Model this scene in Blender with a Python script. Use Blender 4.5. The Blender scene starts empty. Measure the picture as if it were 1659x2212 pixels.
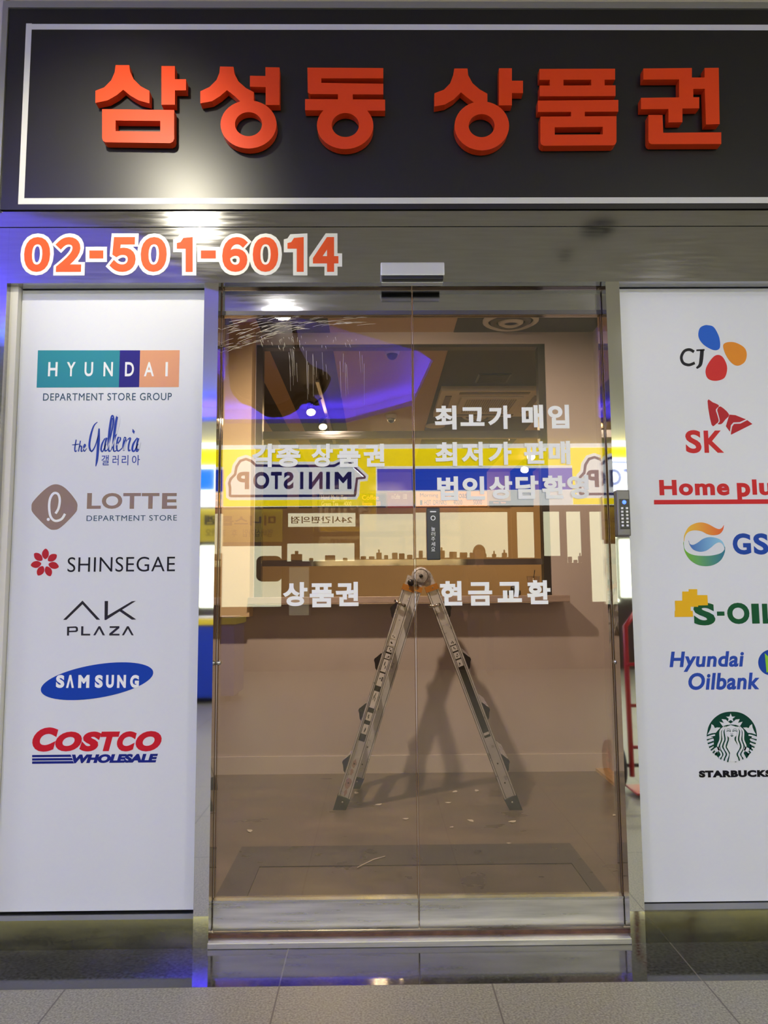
import bpy, bmesh, math, random
import numpy as np
from mathutils import Vector, Matrix
from mathutils.geometry import tessellate_polygon

random.seed(7)
C = bpy.context.scene.collection
SC = bpy.context.scene

# ------------------------------------------------------------------ camera
FPX, CX, CY = 1662.0, 829.5, 1106.0
PITCH, YAW, ROLL = math.radians(6.0158), math.radians(0.6431), math.radians(-0.4099)
DIST, HCAM = 2.7712, 1.2
_fw = np.array([math.sin(YAW) * math.cos(PITCH), math.cos(YAW) * math.cos(PITCH), math.sin(PITCH)])
_r0 = np.array([math.cos(YAW), -math.sin(YAW), 0.0])
_u0 = np.cross(_r0, _fw)
_r = math.cos(ROLL) * _r0 + math.sin(ROLL) * _u0
_u = -math.sin(ROLL) * _r0 + math.cos(ROLL) * _u0
cd = bpy.data.cameras.new('camera')
cd.sensor_fit = 'VERTICAL'; cd.sensor_height = 36.0; cd.lens = 36.0 * FPX / 2212.0
cd.clip_start = 0.05; cd.clip_end = 200
cam = bpy.data.objects.new('camera', cd); C.objects.link(cam)
cam.matrix_world = Matrix(((_r[0], _u[0], -_fw[0], 0), (_r[1], _u[1], -_fw[1], -DIST), (_r[2], _u[2], -_fw[2], HCAM), (0, 0, 0, 1)))
SC.camera = cam

def _ray(px, py):
    return _r * (px - CX) / FPX - _u * (py - CY) / FPX + _fw
def P(px, py, Y=0.0):          # where the line of sight of a photo point meets the upright plane y = Y
    d = _ray(px, py); t = (Y + DIST) / d[1]
    return d[0] * t, HCAM + d[2] * t
def F(px, py, z=0.0):          # where it meets a level plane
    d = _ray(px, py); t = (z - HCAM) / d[2]
    return d[0] * t, d[1] * t - DIST

# ------------------------------------------------------------------ world, light, exposure
w = bpy.data.worlds.new('world'); SC.world = w; w.use_nodes = True
w.node_tree.nodes['Background'].inputs[0].default_value = (0.5, 0.5, 0.55, 1)
w.node_tree.nodes['Background'].inputs[1].default_value = 0.03
SC.view_settings.view_transform = 'Standard'; SC.view_settings.look = 'None'
SC.view_settings.exposure = 0.0; SC.view_settings.gamma = 1.0
SC.view_settings.use_curve_mapping = False
SC.cycles.use_denoising = True
SC.cycles.max_bounces = 10; SC.cycles.glossy_bounces = 6; SC.cycles.transparent_max_bounces = 16
SC.cycles.diffuse_bounces = 4
SC.cycles.sample_clamp_indirect = 6.0
SC.cycles.caustics_refractive = False

def light(name, kind, loc, target, energy, col, size=0.2, angle=60, blend=1.0, sy=None):
    L = bpy.data.lights.new(name, kind); L.energy = energy; L.color = col
    if kind == 'AREA':
        L.shape = 'RECTANGLE' if sy else 'DISK'; L.size = size
        if sy: L.size_y = sy
    else:
        L.shadow_soft_size = size
    if kind == 'SPOT':
        L.spot_size = math.radians(angle); L.spot_blend = blend
    o = bpy.data.objects.new(name, L); C.objects.link(o); o.location = loc
    o.rotation_euler = (Vector(target) - Vector(loc)).to_track_quat('-Z', 'Y').to_euler()
    return o

ZC, YS, ZI = 3.56, -9.3, 3.05          # corridor ceiling, shop across the corridor, inner ceiling
WARM = (1.0, 0.80, 0.52)
SIGN_SPOT = (-1.02, -1.42, 3.36)
light('sign_spot_light', 'SPOT', SIGN_SPOT, (-0.95, 0.0, 2.72), 125, (1.0, 0.93, 0.72), 0.05, 52, 1.0)
CORRIDOR_FILLS = [(-4.4, -1.9), (4.4, -1.9), (-5.6, -5.2), (5.6, -5.2)]  # added fill lamps for the panels, kept wide of the mirrored views
for lx, ly in CORRIDOR_FILLS:
    light('corridor_fill_light', 'AREA', (lx, ly, ZC - 0.03), (lx, ly, 0), 70 if ly > -3 else 30, (0.97, 0.98, 1.0), 0.9, sy=0.9)
DOWNLIGHTS = [(-0.78, -3.40), (2.5, -4.1), (-2.5, -4.1)]  # first is the mirrored lamp; side pair added to brighten the door lettering
for lx, ly in DOWNLIGHTS:
    light('corridor_downlight', 'AREA', (lx, ly, ZC - 0.025), (lx, ly, 0), 13 if lx > -1 and lx < 0 else 72, (1.0, 0.96, 0.90), 0.15)
KEY = (-0.44, 0.85, 2.86)
light('shop_spot_light', 'SPOT', KEY, (0.15, 2.5, 0.75), 225, (1.0, 0.91, 0.85), 0.045, 125, 0.6)
INNER_SPOTS = [(-0.588, 4.2, 2.855), (-0.525, 4.9, 2.87)]
for p in INNER_SPOTS:
    light('inner_spot_light', 'SPOT', (p[0], p[1] - .03, p[2] - .03), (p[0] + 0.4, p[1] - 0.9, 0.6), 60, WARM, 0.05, 110, 0.8)
BACK_SPOTS = [(*[P(1147, 988, 7.4)[0], 7.4, P(1147, 988, 7.4)[1]],), (*[P(1133, 1016, 8.0)[0], 8.0, P(1133, 1016, 8.0)[1]],)]
for p in BACK_SPOTS:
    light('back_spot_light', 'SPOT', p, (1.9, 8.9, 2.4), 26, WARM, 0.05, 140, 0.9)
light('inner_room_light', 'AREA', (0.2, 5.6, ZI - 0.06), (0.2, 5.6, 0), 55, (1.0, 0.86, 0.62), 0.5, sy=1.2)
light('front_room_light', 'AREA', (1.0, 1.55, ZI - 0.05), (1.0, 1.55, 0), 12, (1.0, 0.90, 0.84), 0.4)

# ------------------------------------------------------------------ materials
def S(r, g, b):
    f = lambda v: (v / 255 / 12.92) if v / 255 <= 0.04045 else ((v / 255 + 0.055) / 1.055) ** 2.4
    return (f(r), f(g), f(b))
def mat(name, col, rough=0.5, metal=0.0, emit=0.0, spec=0.5, noise=0.0, nscale=8.0, stretch=(1, 1, 1), rnoise=0.0, bump=0.0, ecol=None, coat=0.0):
    m = bpy.data.materials.new(name); m.use_nodes = True
    nt = m.node_tree; b = nt.nodes['Principled BSDF']
    b.inputs['Base Color'].default_value = (*col, 1); b.inputs['Roughness'].default_value = rough
    b.inputs['Metallic'].default_value = metal; b.inputs['Specular IOR Level'].default_value = spec
    b.inputs['Coat Weight'].default_value = coat
    if emit:
        b.inputs['Emission Color'].default_value = (*(ecol or col), 1); b.inputs['Emission Strength'].default_value = emit
    if noise or rnoise or bump:
        g = nt.nodes.new('ShaderNodeNewGeometry'); mp = nt.nodes.new('ShaderNodeMapping'); mp.inputs['Scale'].default_value = stretch
        n = nt.nodes.new('ShaderNodeTexNoise'); n.inputs['Scale'].default_value = nscale; n.inputs['Detail'].default_value = 5
        nt.links.new(g.outputs['Position'], mp.inputs[0]); nt.links.new(mp.outputs[0], n.inputs['Vector'])
        if noise:
            r = nt.nodes.new('ShaderNodeValToRGB')
            r.color_ramp.elements[0].position = 0.3; r.color_ramp.elements[1].position = 0.7
            r.color_ramp.elements[0].color = (*[c * (1 - noise) for c in col], 1)
            r.color_ramp.elements[1].color = (*[min(1, c * (1 + noise)) for c in col], 1)
            nt.links.new(n.outputs['Fac'], r.inputs[0]); nt.links.new(r.outputs[0], b.inputs['Base Color'])
        if rnoise:
            q = nt.nodes.new('ShaderNodeMapRange'); q.inputs['From Min'].default_value = 0.3; q.inputs['From Max'].default_value = 0.7
            q.inputs['To Min'].default_value = max(0.0, rough - rnoise); q.inputs['To Max'].default_value = rough + rnoise
            nt.links.new(n.outputs['Fac'], q.inputs['Value']); nt.links.new(q.outputs[0], b.inputs['Roughness'])
        if bump:
            k = nt.nodes.new('ShaderNodeBump'); k.inputs['Strength'].default_value = bump; k.inputs['Distance'].default_value = 0.01
            nt.links.new(n.outputs['Fac'], k.inputs['Height']); nt.links.new(k.outputs[0], b.inputs['Normal'])
    return m

def glass_mat(name, tint, refl0, refl1):
    m = bpy.data.materials.new(name); m.use_nodes = True; nt = m.node_tree; nt.nodes.clear()
    out = nt.nodes.new('ShaderNodeOutputMaterial'); mix = nt.nodes.new('ShaderNodeMixShader')
    tr = nt.nodes.new('ShaderNodeBsdfTransparent'); tr.inputs[0].default_value = (*tint, 1)
    gl = nt.nodes.new('ShaderNodeBsdfGlossy'); gl.inputs['Roughness'].default_value = 0.0; gl.inputs[0].default_value = (0.95, 0.97, 1, 1)
    lw = nt.nodes.new('ShaderNodeLayerWeight'); lw.inputs[0].default_value = 0.35
    mr = nt.nodes.new('ShaderNodeMapRange'); mr.inputs['To Min'].default_value = refl0; mr.inputs['To Max'].default_value = refl1
    nt.links.new(lw.outputs['Facing'], mr.inputs['Value']); nt.links.new(mr.outputs[0], mix.inputs[0])
    nt.links.new(tr.outputs[0], mix.inputs[1]); nt.links.new(gl.outputs[0], mix.inputs[2]); nt.links.new(mix.outputs[0], out.inputs[0])
    return m

def joint_nodes(m, axis_specs, jcol, half):
    # darkens thin straight joints between slabs; axis_specs = [(axis, offset, period)]
    nt = m.node_tree; b = nt.nodes['Principled BSDF']
    src = b.inputs['Base Color'].links[0].from_socket if b.inputs['Base Color'].links else None
    g = nt.nodes.new('ShaderNodeNewGeometry'); sx = nt.nodes.new('ShaderNodeSeparateXYZ'); nt.links.new(g.outputs['Position'], sx.inputs[0])
    fac = None
    for ax, off, per in axis_specs:
        a = nt.nodes.new('ShaderNodeMath'); a.operation = 'ADD'; a.inputs[1].default_value = -off + per * 100.5
        nt.links.new(sx.outputs[ax], a.inputs[0])
        md = nt.nodes.new('ShaderNodeMath'); md.operation = 'MODULO'; md.inputs[1].default_value = per; nt.links.new(a.outputs[0], md.inputs[0])
        sb = nt.nodes.new('ShaderNodeMath'); sb.operation = 'SUBTRACT'; sb.inputs[1].default_value = per / 2; nt.links.new(md.outputs[0], sb.inputs[0])
        ab = nt.nodes.new('ShaderNodeMath'); ab.operation = 'ABSOLUTE'; nt.links.new(sb.outputs[0], ab.inputs[0])
        lt = nt.nodes.new('ShaderNodeMath'); lt.operation = 'LESS_THAN'; lt.inputs[1].default_value = half; nt.links.new(ab.outputs[0], lt.inputs[0])
        if fac is None: fac = lt.outputs[0]
        else:
            mx = nt.nodes.new('ShaderNodeMath'); mx.operation = 'MAXIMUM'; nt.links.new(fac, mx.inputs[0]); nt.links.new(lt.outputs[0], mx.inputs[1]); fac = mx.outputs[0]
    mix = nt.nodes.new('ShaderNodeMix'); mix.data_type = 'RGBA'
    nt.links.new(fac, mix.inputs[0]); mix.inputs[7].default_value = (*jcol, 1)
    if src: nt.links.new(src, mix.inputs[6])
    else: mix.inputs[6].default_value = b.inputs['Base Color'].default_value
    nt.links.new(mix.outputs[2], b.inputs['Base Color'])

M = {}
M['steel'] = mat('brushed_steel', (0.47, 0.47, 0.49), 0.085, 1.0, noise=0.06, nscale=6, stretch=(1, 1, 14), rnoise=0.025)
M['mirror_steel'] = mat('mirror_steel', (0.70, 0.70, 0.69), 0.03, 1.0)
M['worn_steel'] = mat('worn_steel', (0.68, 0.66, 0.62), 0.34, 0.85, noise=0.22, nscale=5, stretch=(0.6, 1, 9), rnoise=0.1)
M['dark_steel'] = mat('dark_steel', (0.07, 0.065, 0.06), 0.35, 0.6)
M['bronze_edge'] = mat('bronze_edge', (0.22, 0.13, 0.06), 0.25, 0.3)
M['rust'] = mat('rust_gap', (0.10, 0.045, 0.02), 0.7, noise=0.4, nscale=30)
M['sign_black'] = mat('sign_black', (0.012, 0.0115, 0.011), 0.33, 0.0, spec=0.5)
M['sign_silver'] = mat('sign_silver', (0.66, 0.66, 0.66), 0.45)
M['trim_silver'] = mat('trim_silver', (0.42, 0.42, 0.40), 0.35, 0.7)
M['letter_orange'] = mat('letter_orange', S(222, 66, 14), 0.4, spec=0.3)
M['panel_white'] = mat('panel_white', (0.69, 0.71, 0.785), 0.33, spec=0.4)
M['panel_edge'] = mat('panel_edge', (0.75, 0.73, 0.66), 0.4)
M['sticker_white'] = mat('sticker_white', (0.86, 0.86, 0.82), 0.4)
M['sticker_orange'] = mat('sticker_orange', S(238, 90, 30), 0.5, spec=0.2)
M['decal_white'] = mat('decal_white', (0.93, 0.94, 0.97), 0.45)
M['stone_black'] = mat('polished_black_stone', (0.035, 0.035, 0.033), 0.08, spec=0.6, noise=0.5, nscale=90, rnoise=0.04)
joint_nodes(M['stone_black'], [(0, -0.305, 1.307)], (0.12, 0.11, 0.10), 0.0022)
M['plinth'] = mat('plinth_steel', (0.25, 0.25, 0.25), 0.08, 1.0, noise=0.12, nscale=4, stretch=(1, 1, 6), rnoise=0.05)
M['bronze_glass'] = glass_mat('bronze_glass', (0.85, 0.765, 0.655), 0.062, 0.5)
M['clear_glass'] = glass_mat('clear_glass', (0.97, 0.96, 0.93), 0.02, 0.3)
M['black_plastic'] = mat('black_plastic', (0.012, 0.012, 0.013), 0.3)
M['grey_plastic'] = mat('grey_plastic', (0.16, 0.155, 0.15), 0.35, 0.5)
M['white_plastic'] = mat('white_plastic', (0.72, 0.68, 0.6), 0.45)
M['key_white'] = mat('key_white', (0.6, 0.6, 0.62), 0.4, emit=0.25)
M['blue_led'] = mat('blue_led', (0.02, 0.05, 0.6), 0.4, emit=4.0, ecol=(0.05, 0.12, 1.0))
M['sensor_silver'] = mat('sensor_silver', (0.62, 0.63, 0.68), 0.3, 0.35)
M['wall_tan'] = mat('wall_tan', (0.56, 0.505, 0.49), 0.6, noise=0.03, nscale=3)
M['base_white'] = mat('baseboard_paint', (0.64, 0.60, 0.58), 0.45)
M['wall_cream'] = mat('wall_cream', (0.80, 0.62, 0.38), 0.6, noise=0.03, nscale=2)
M['ceil_dark'] = mat('ceiling_dark_paint', (0.05, 0.05, 0.053), 0.6)
M['ceil_tan'] = mat('ceiling_tan_paint', (0.62, 0.42, 0.25), 0.6)
M['ledge'] = mat('ledge_wood', (0.42, 0.33, 0.29), 0.5, noise=0.1, nscale=12, stretch=(1, 6, 6))
M['shop_floor'] = mat('shop_floor', (0.20, 0.165, 0.125), 0.36, noise=0.28, nscale=2.2, stretch=(1, 2.2, 1), rnoise=0.1)
M['mat_stone'] = mat('mat_border_stone', (0.085, 0.08, 0.075), 0.35, noise=0.3, nscale=9, rnoise=0.1)
M['mat_inner'] = mat('mat_inner_stone', (0.13, 0.115, 0.095), 0.35, noise=0.3, nscale=6, rnoise=0.12)
M['wood'] = mat('light_wood', (0.55, 0.36, 0.19), 0.5, noise=0.15, nscale=6, stretch=(8, 1, 1))
M['paper'] = mat('paper_white', (0.75, 0.72, 0.65), 0.7)
M['ceil_white'] = mat('corridor_ceiling_paint', (0.56, 0.54, 0.43), 0.7)
M['wall_grey'] = mat('corridor_wall', (0.50, 0.48, 0.44), 0.6)
M['granite'] = mat('granite_tile', (0.255, 0.242, 0.178), 0.40, noise=0.5, nscale=150, rnoise=0.06)
joint_nodes(M['granite'], [(0, 0.351, 0.655), (1, -0.262, 0.655)], (0.11, 0.095, 0.075), 0.0025)
M['aluminium'] = mat('ladder_aluminium', (0.66, 0.69, 0.77), 0.34, 0.45, noise=0.10, nscale=18, rnoise=0.1)
M['aluminium_dull'] = mat('hinge_cast_aluminium', (0.50, 0.50, 0.53), 0.5, 0.4, noise=0.35, nscale=70)
M['rubber'] = mat('black_rubber', (0.03, 0.035, 0.035), 0.6)
M['rung_black'] = mat('rung_end_black', (0.012, 0.012, 0.014), 0.5)
M['collar'] = mat('collar_orange', S(176, 118, 40), 0.5)
M['label_black'] = mat('label_black', (0.012, 0.011, 0.011), 0.4, noise=0.5, nscale=40)
M['label_white'] = mat('label_white', (0.70, 0.72, 0.78), 0.5)
M['chrome'] = mat('chrome', (0.7, 0.7, 0.7), 0.15, 1.0)
M['stain_pink'] = mat('stain_pink', (0.40, 0.28, 0.31), 0.6)
M['lamp_glow'] = mat('lamp_glow', (1, 0.9, 0.7), 0.4, emit=40, ecol=(1, 0.78, 0.45))
M['downlight_glow'] = mat('downlight_glow', (1, 1, 1), 0.4, emit=14, ecol=(1, 0.95, 0.8))
M['led_blue'] = mat('cove_led_blue', (0.1, 0.1, 1), 0.4, emit=240, ecol=(0.06, 0.035, 1.0))
M['led_cyan'] = mat('cove_led_cyan', (0.1, 0.6, 1), 0.4, emit=60, ecol=(0.0, 0.55, 1.0))
M['sign_yellow'] = mat('lit_yellow', S(250, 225, 10), 0.4, emit=5.6, ecol=(0.95, 0.80, 0.0))
M['sign_blue'] = mat('lit_blue', S(10, 70, 200), 0.4, emit=4.6, ecol=(0.0, 0.07, 0.75))
M['sign_white'] = mat('lit_white', (0.9, 0.95, 1.0), 0.4, emit=4.4, ecol=(0.85, 0.95, 1.0))
M['sign_navy'] = mat('lit_navy', S(20, 40, 160), 0.4, emit=0.7, ecol=(0.0, 0.03, 0.5))
M['sign_red'] = mat('lit_red', S(220, 40, 30), 0.4, emit=1.2, ecol=(0.8, 0.03, 0.02))
M['lit_cream'] = mat('lit_window', (0.85, 0.86, 0.7), 0.4, emit=5.2, ecol=(0.80, 0.84, 0.60))
M['lit_dim'] = mat('lit_window_dim', (0.7, 0.7, 0.5), 0.4, emit=0.6, ecol=(0.75, 0.75, 0.45))
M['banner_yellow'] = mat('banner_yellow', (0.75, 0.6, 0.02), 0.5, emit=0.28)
M['brown_frame'] = mat('brown_frame', (0.07, 0.04, 0.025), 0.5)
M['green_glint'] = mat('green_glint', (0.1, 0.6, 0.4), 0.4, emit=0.8, ecol=(0.2, 0.8, 0.55))
M['menu_orange'] = mat('menu_orange', S(230, 150, 60), 0.5, emit=0.9, ecol=(0.9, 0.40, 0.08))
M['menu_white'] = mat('menu_white', (0.8, 0.75, 0.6), 0.5, emit=0.5)
M['menu_black'] = mat('menu_black', (0.02, 0.015, 0.012), 0.5)
M['menu_red'] = mat('menu_red', S(170, 70, 40), 0.5, emit=0.4)
M['coffee'] = mat('coffee', (0.10, 0.035, 0.012), 0.3)
M['cup'] = glass_mat('cup_plastic', (0.93, 0.9, 0.84), 0.05, 0.4)
M['red_paint'] = mat('red_paint', S(190, 30, 28), 0.35)
M['freezer_blue'] = mat('freezer_blue', S(30, 70, 190), 0.35)
M['skin'] = mat('skin', S(200, 150, 125), 0.5)
M['hair'] = mat('hair_brown', S(96, 52, 34), 0.5)
M['cloth_dark'] = mat('cloth_dark', (0.03, 0.035, 0.05), 0.8)
M['smear'] = mat('dried_adhesive', (0.75, 0.68, 0.55), 0.5)
M['blocker_dark'] = mat('dark_blocker', (0.012, 0.01, 0.01), 0.8)

# ------------------------------------------------------------------ mesh helpers
def link(name, me, parent=None):
    o = bpy.data.objects.new(name, me); C.objects.link(o)
    if parent: o.parent = parent; o.matrix_parent_inverse = parent.matrix_world.inverted() if False else Matrix.Translation(-parent.location) if parent.get('_w') else Matrix.Identity(4)
    return o
class MB:
    def __init__(s): s.bm = bmesh.new(); s.mats = []
    def mi(s, m):
        m = M[m] if isinstance(m, str) else m
        if m not in s.mats: s.mats.append(m)
        return s.mats.index(m)
    def box(s, a, b, m, bev=0.0):
        k = s.mi(m)
        x0, x1 = sorted((a[0], b[0])); y0, y1 = sorted((a[1], b[1])); z0, z1 = sorted((a[2], b[2]))
        vs = [s.bm.verts.new((x, y, z)) for x in (x0, x1) for y in (y0, y1) for z in (z0, z1)]
        fs = []
        for q in ((0, 1, 3, 2), (4, 6, 7, 5), (0, 4, 5, 1), (2, 3, 7, 6), (0, 2, 6, 4), (1, 5, 7, 3)):
            f = s.bm.faces.new([vs[i] for i in q]); f.material_index = k; fs.append(f)
        if bev:
            es = {e for f in fs for e in f.edges}
            r = bmesh.ops.bevel(s.bm, geom=list(es), offset=bev, segments=2, affect='EDGES', profile=0.6)
            for f in r['faces']: f.material_index = k
        return vs
    def quad(s, pts, m):
        f = s.bm.faces.new([s.bm.verts.new(p) for p in pts]); f.material_index = s.mi(m)
    def prism(s, loops, fm, bm_, m, sidem=None):
        # loops of 2-D points; fm / bm_ map a point to its front / back place in space
        k = s.mi(m); ks = s.mi(sidem) if sidem else k
        tris = tessellate_polygon([[Vector((p[0], p[1], 0)) for p in l] for l in loops])
        flat = [p for l in loops for p in l]
        fv = [s.bm.verts.new(fm(*p)) for p in flat]; bv = [s.bm.verts.new(bm_(*p)) for p in flat]
        for t in tris:
            try:
                f = s.bm.faces.new([fv[i] for i in t]); f.material_index = k
                f = s.bm.faces.new([bv[i] for i in reversed(t)]); f.material_index = k
            except ValueError: pass
        n0 = 0
        for l in loops:
            n = len(l)
            for i in range(n):
                a, b = n0 + i, n0 + (i + 1) % n
                try:
                    f = s.bm.faces.new((fv[a], fv[b], bv[b], bv[a])); f.material_index = ks
                except ValueError: pass
            n0 += n
    def pxpoly(s, loops, yf, yb, m, sidem=None):
        if not isinstance(loops[0][0], (tuple, list)): loops = [loops]
        def fm(px, py): x, z = P(px, py, yf); return (x, yf, z)
        def bk(px, py): x, z = P(px, py, yf); return (x, yb, z)
        s.prism(loops, fm, bk, m, sidem)
    def stroke(s, pts, wd, yf, yb, m, n=6, closed=False):
        s.pxpoly(ribbon(pts, wd, n, closed), yf, yb, m)
    def tube(s, pts, r, m, seg=10, cap=True):
        k = s.mi(m); pts = [Vector(p) for p in pts]; rings = []
        rr = r if isinstance(r, (list, tuple)) else [r] * len(pts)
        up = Vector((0.13, 0.31, 0.94))
        for i, p in enumerate(pts):
            d = (pts[min(i + 1, len(pts) - 1)] - pts[max(i - 1, 0)]).normalized()
            a = d.cross(up).normalized(); b = d.cross(a)
            rings.append([s.bm.verts.new(p + (a * math.cos(t) + b * math.sin(t)) * rr[i]) for t in [2 * math.pi * j / seg for j in range(seg)]])
        for A, B in zip(rings, rings[1:]):
            for j in range(seg):
                f = s.bm.faces.new((A[j], A[(j + 1) % seg], B[(j + 1) % seg], B[j])); f.material_index = k; f.smooth = True
        if cap:
            for R_ in (rings[0], rings[-1]):
                f = s.bm.faces.new(R_); f.material_index = k
    def lathe(s, prof, m, origin=(0, 0, 0), axis='Z', seg=28, cap=True):
        k = s.mi(m); o = Vector(origin); rings = []
        for r, h in prof:
            ring = []
            for j in range(seg):
                t = 2 * math.pi * j / seg; c, d = r * math.cos(t), r * math.sin(t)
                v = {'Z': (c, d, h), 'Y': (c, h, d), 'X': (h, c, d)}[axis]
                ring.append(s.bm.verts.new(o + Vector(v)))
            rings.append(ring)
        for A, B in zip(rings, rings[1:]):
            for j in range(seg):
                f = s.bm.faces.new((A[j], A[(j + 1) % seg], B[(j + 1) % seg], B[j])); f.material_index = k; f.smooth = True
        for R_ in ((rings[0], rings[-1]) if cap else ()):
            try:
                f = s.bm.faces.new(R_); f.material_index = k
            except ValueError: pass
    def text(s, body, bbox, yf, m, off=0.0, shear=0.0, thick=0.0008, space=1.0, mirror=False, px=True, zrot=None, line=1.0, bold=0.0):
        # lettering filling a box; bbox in photo points (px) on the upright plane y = yf, or (x0, z0, x1, z1)
        cu = bpy.data.curves.new('t', 'FONT'); cu.body = body; cu.size = 1.0; cu.bevel_depth = max(0.0, off); cu.bevel_resolution = 0; cu.shear = shear
        if off < 0: cu.offset = off
        cu.space_character = space; cu.resolution_u = 5; cu.extrude = 0.01; cu.space_line = line
        o = bpy.data.objects.new('t', cu); C.objects.link(o)
        dg = bpy.context.evaluated_depsgraph_get(); me = bpy.data.meshes.new_from_object(o.evaluated_get(dg))
        bpy.data.objects.remove(o); bpy.data.curves.remove(cu)
        xs = [v.co.x for v in me.vertices]; ys = [v.co.y for v in me.vertices]
        ax, bx, ay, by = min(xs), max(xs), min(ys), max(ys)
        if px:
            x0, y0, x1, y1 = bbox; cxm, cym = (x0 + x1) / 2, (y0 + y1) / 2
            X0 = P(x0, cym, yf)[0]; X1 = P(x1, cym, yf)[0]; Z1 = P(cxm, y0, yf)[1]; Z0 = P(cxm, y1, yf)[1]
        else: X0, Z0, X1, Z1 = bbox
        k = s.mi(m); vs = []; zm = max(v.co.z for v in me.vertices)
        for v in me.vertices:
            u_ = (v.co.x - ax) / (bx - ax); v_ = (v.co.y - ay) / (by - ay)
            if zrot == 'up': u_, v_ = 1 - v_, u_
            y = yf + (0 if v.co.z > zm - 1e-5 else thick * 0.15 if v.co.z > 0 else thick)
            vs.append(s.bm.verts.new((X0 + u_ * (X1 - X0), y, Z0 + v_ * (Z1 - Z0))))
        for p in me.polygons:
            try:
                f = s.bm.faces.new([vs[i] for i in p.vertices]); f.material_index = k
            except ValueError: pass
        bpy.data.meshes.remove(me)
    def xf(s, mx): bmesh.ops.transform(s.bm, matrix=mx, verts=s.bm.verts)
    def build(s, name, parent=None, norm=True):
        if norm: bmesh.ops.recalc_face_normals(s.bm, faces=s.bm.faces)
        me = bpy.data.meshes.new(name); s.bm.to_mesh(me); s.bm.free()
        for m in s.mats: me.materials.append(m)
        o = bpy.data.objects.new(name, me); C.objects.link(o)
        if parent:
            o.parent = parent; o.matrix_parent_inverse = WM(parent).inverted()
        return o
def WM(o):          # place of a parent, read without a scene update
    m = Matrix.LocRotScale(o.location, o.rotation_euler, o.scale)
    return (WM(o.parent) @ o.matrix_parent_inverse @ m) if o.parent else m
def smooth_pts(pts, n=6, closed=False):
    if n <= 1: return list(pts)
    q = [Vector((p[0], p[1])) for p in pts]; N = len(q); out = []
    for i in range(N if closed else N - 1):
        p0 = q[(i - 1) % N] if closed or i > 0 else q[0]; p1 = q[i]; p2 = q[(i + 1) % N]
        p3 = q[(i + 2) % N] if closed or i + 2 < N else q[-1]
        for j in range(n):
            t = j / n
            v = 0.5 * ((2 * p1) + (p2 - p0) * t + (2 * p0 - 5 * p1 + 4 * p2 - p3) * t * t + (3 * p1 - p0 - 3 * p2 + p3) * t ** 3)
            out.append((v.x, v.y))
    if not closed: out.append((q[-1].x, q[-1].y))
    return out
def ribbon(pts, wd, n=6, closed=False):
    c = smooth_pts(pts, n, closed); N = len(c)
    if not isinstance(wd, (list, tuple)): wd = [wd, wd]
    L, R = [], []
    for i in range(N):
        a = c[(i - 1) % N] if closed else c[max(i - 1, 0)]; b = c[(i + 1) % N] if closed else c[min(i + 1, N - 1)]
        dx, dy = b[0] - a[0], b[1] - a[1]; l = math.hypot(dx, dy) or 1
        t = i / max(1, N - 1) * (len(wd) - 1); k = min(int(t), len(wd) - 2); h = (wd[k] + (wd[k + 1] - wd[k]) * (t - k)) / 2
        L.append((c[i][0] - dy / l * h, c[i][1] + dx / l * h)); R.append((c[i][0] + dy / l * h, c[i][1] - dx / l * h))
    if closed: return [L, R[::-1]]
    return [L + R[::-1]]
def ell(cx, cy, rx, ry, n=40, a=0.0):
    ca, sa = math.cos(a), math.sin(a)
    return [(cx + rx * math.cos(t) * ca - ry * math.sin(t) * sa, cy + rx * math.cos(t) * sa + ry * math.sin(t) * ca) for t in [2 * math.pi * i / n for i in range(n)]]
def rrect(x0, y0, x1, y1, r, n=5):
    out = []
    for cx, cy, a in ((x1 - r, y0 + r, -90), (x1 - r, y1 - r, 0), (x0 + r, y1 - r, 90), (x0 + r, y0 + r, 180)):
        for i in range(n + 1):
            t = math.radians(a + 90 * i / n); out.append((cx + r * math.cos(t), cy + r * math.sin(t)))
    return out
def Z(pts, sx, ox, oy): return [(ox + x / sx, oy + y / sx) for x, y in pts]

def words(parent, body, bbox, y, m, off=0.0):
    x0, z0, x1, z1 = bbox; per = (x1 - x0) / len(body); i = 0
    for wd_ in body.split(' '):
        if wd_:
            mb = MB(); mb.text(wd_, (x0 + per * i, z0, x0 + per * (i + len(wd_)), z1), y, m, off=off, px=False, thick=-.003 if x1 < x0 else .003); mb.build('lettering', parent)
        i += len(wd_) + 1
def tag(o, label, cat=None, group=None, kind=None):
    if label: o['label'] = label
    if cat: o['category'] = cat
    if group: o['group'] = group
    if kind: o['kind'] = kind
    return o
def empty(name, loc, label, cat, group=None, rz=0.0):
    o = bpy.data.objects.new(name, None); C.objects.link(o); o.location = loc; o.rotation_euler = (0, 0, rz); o.empty_display_size = 0.1
    return tag(o, label, cat, group)
def struct(mb, name, label, cat): return tag(mb.build(name), label, cat, kind='structure')
def copy_tree(o, parent=None):
    c = o.copy(); C.objects.link(c)
    if parent: c.parent = parent
    for ch in list(o.children): copy_tree(ch, c)
    return c
def onebox(name, a, b, m, label, cat, bev=0.0):
    mb = MB(); mb.box(a, b, m, bev); return struct(mb, name, label, cat)

# ================================================================== CORRIDOR SHELL
XW = 9.0
mb = MB(); mb.box((-XW, YS, -0.12), (XW, -0.262, 0), 'granite')
struct(mb, 'floor', 'speckled grey granite tile floor of the arcade in front of the shop', 'floor')
onebox('trim_1', (-XW, -0.262, -0.12), (XW, 0.16, 0.0), 'stone_black', 'polished black stone strip along the foot of the shop front', 'stone strip')

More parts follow.
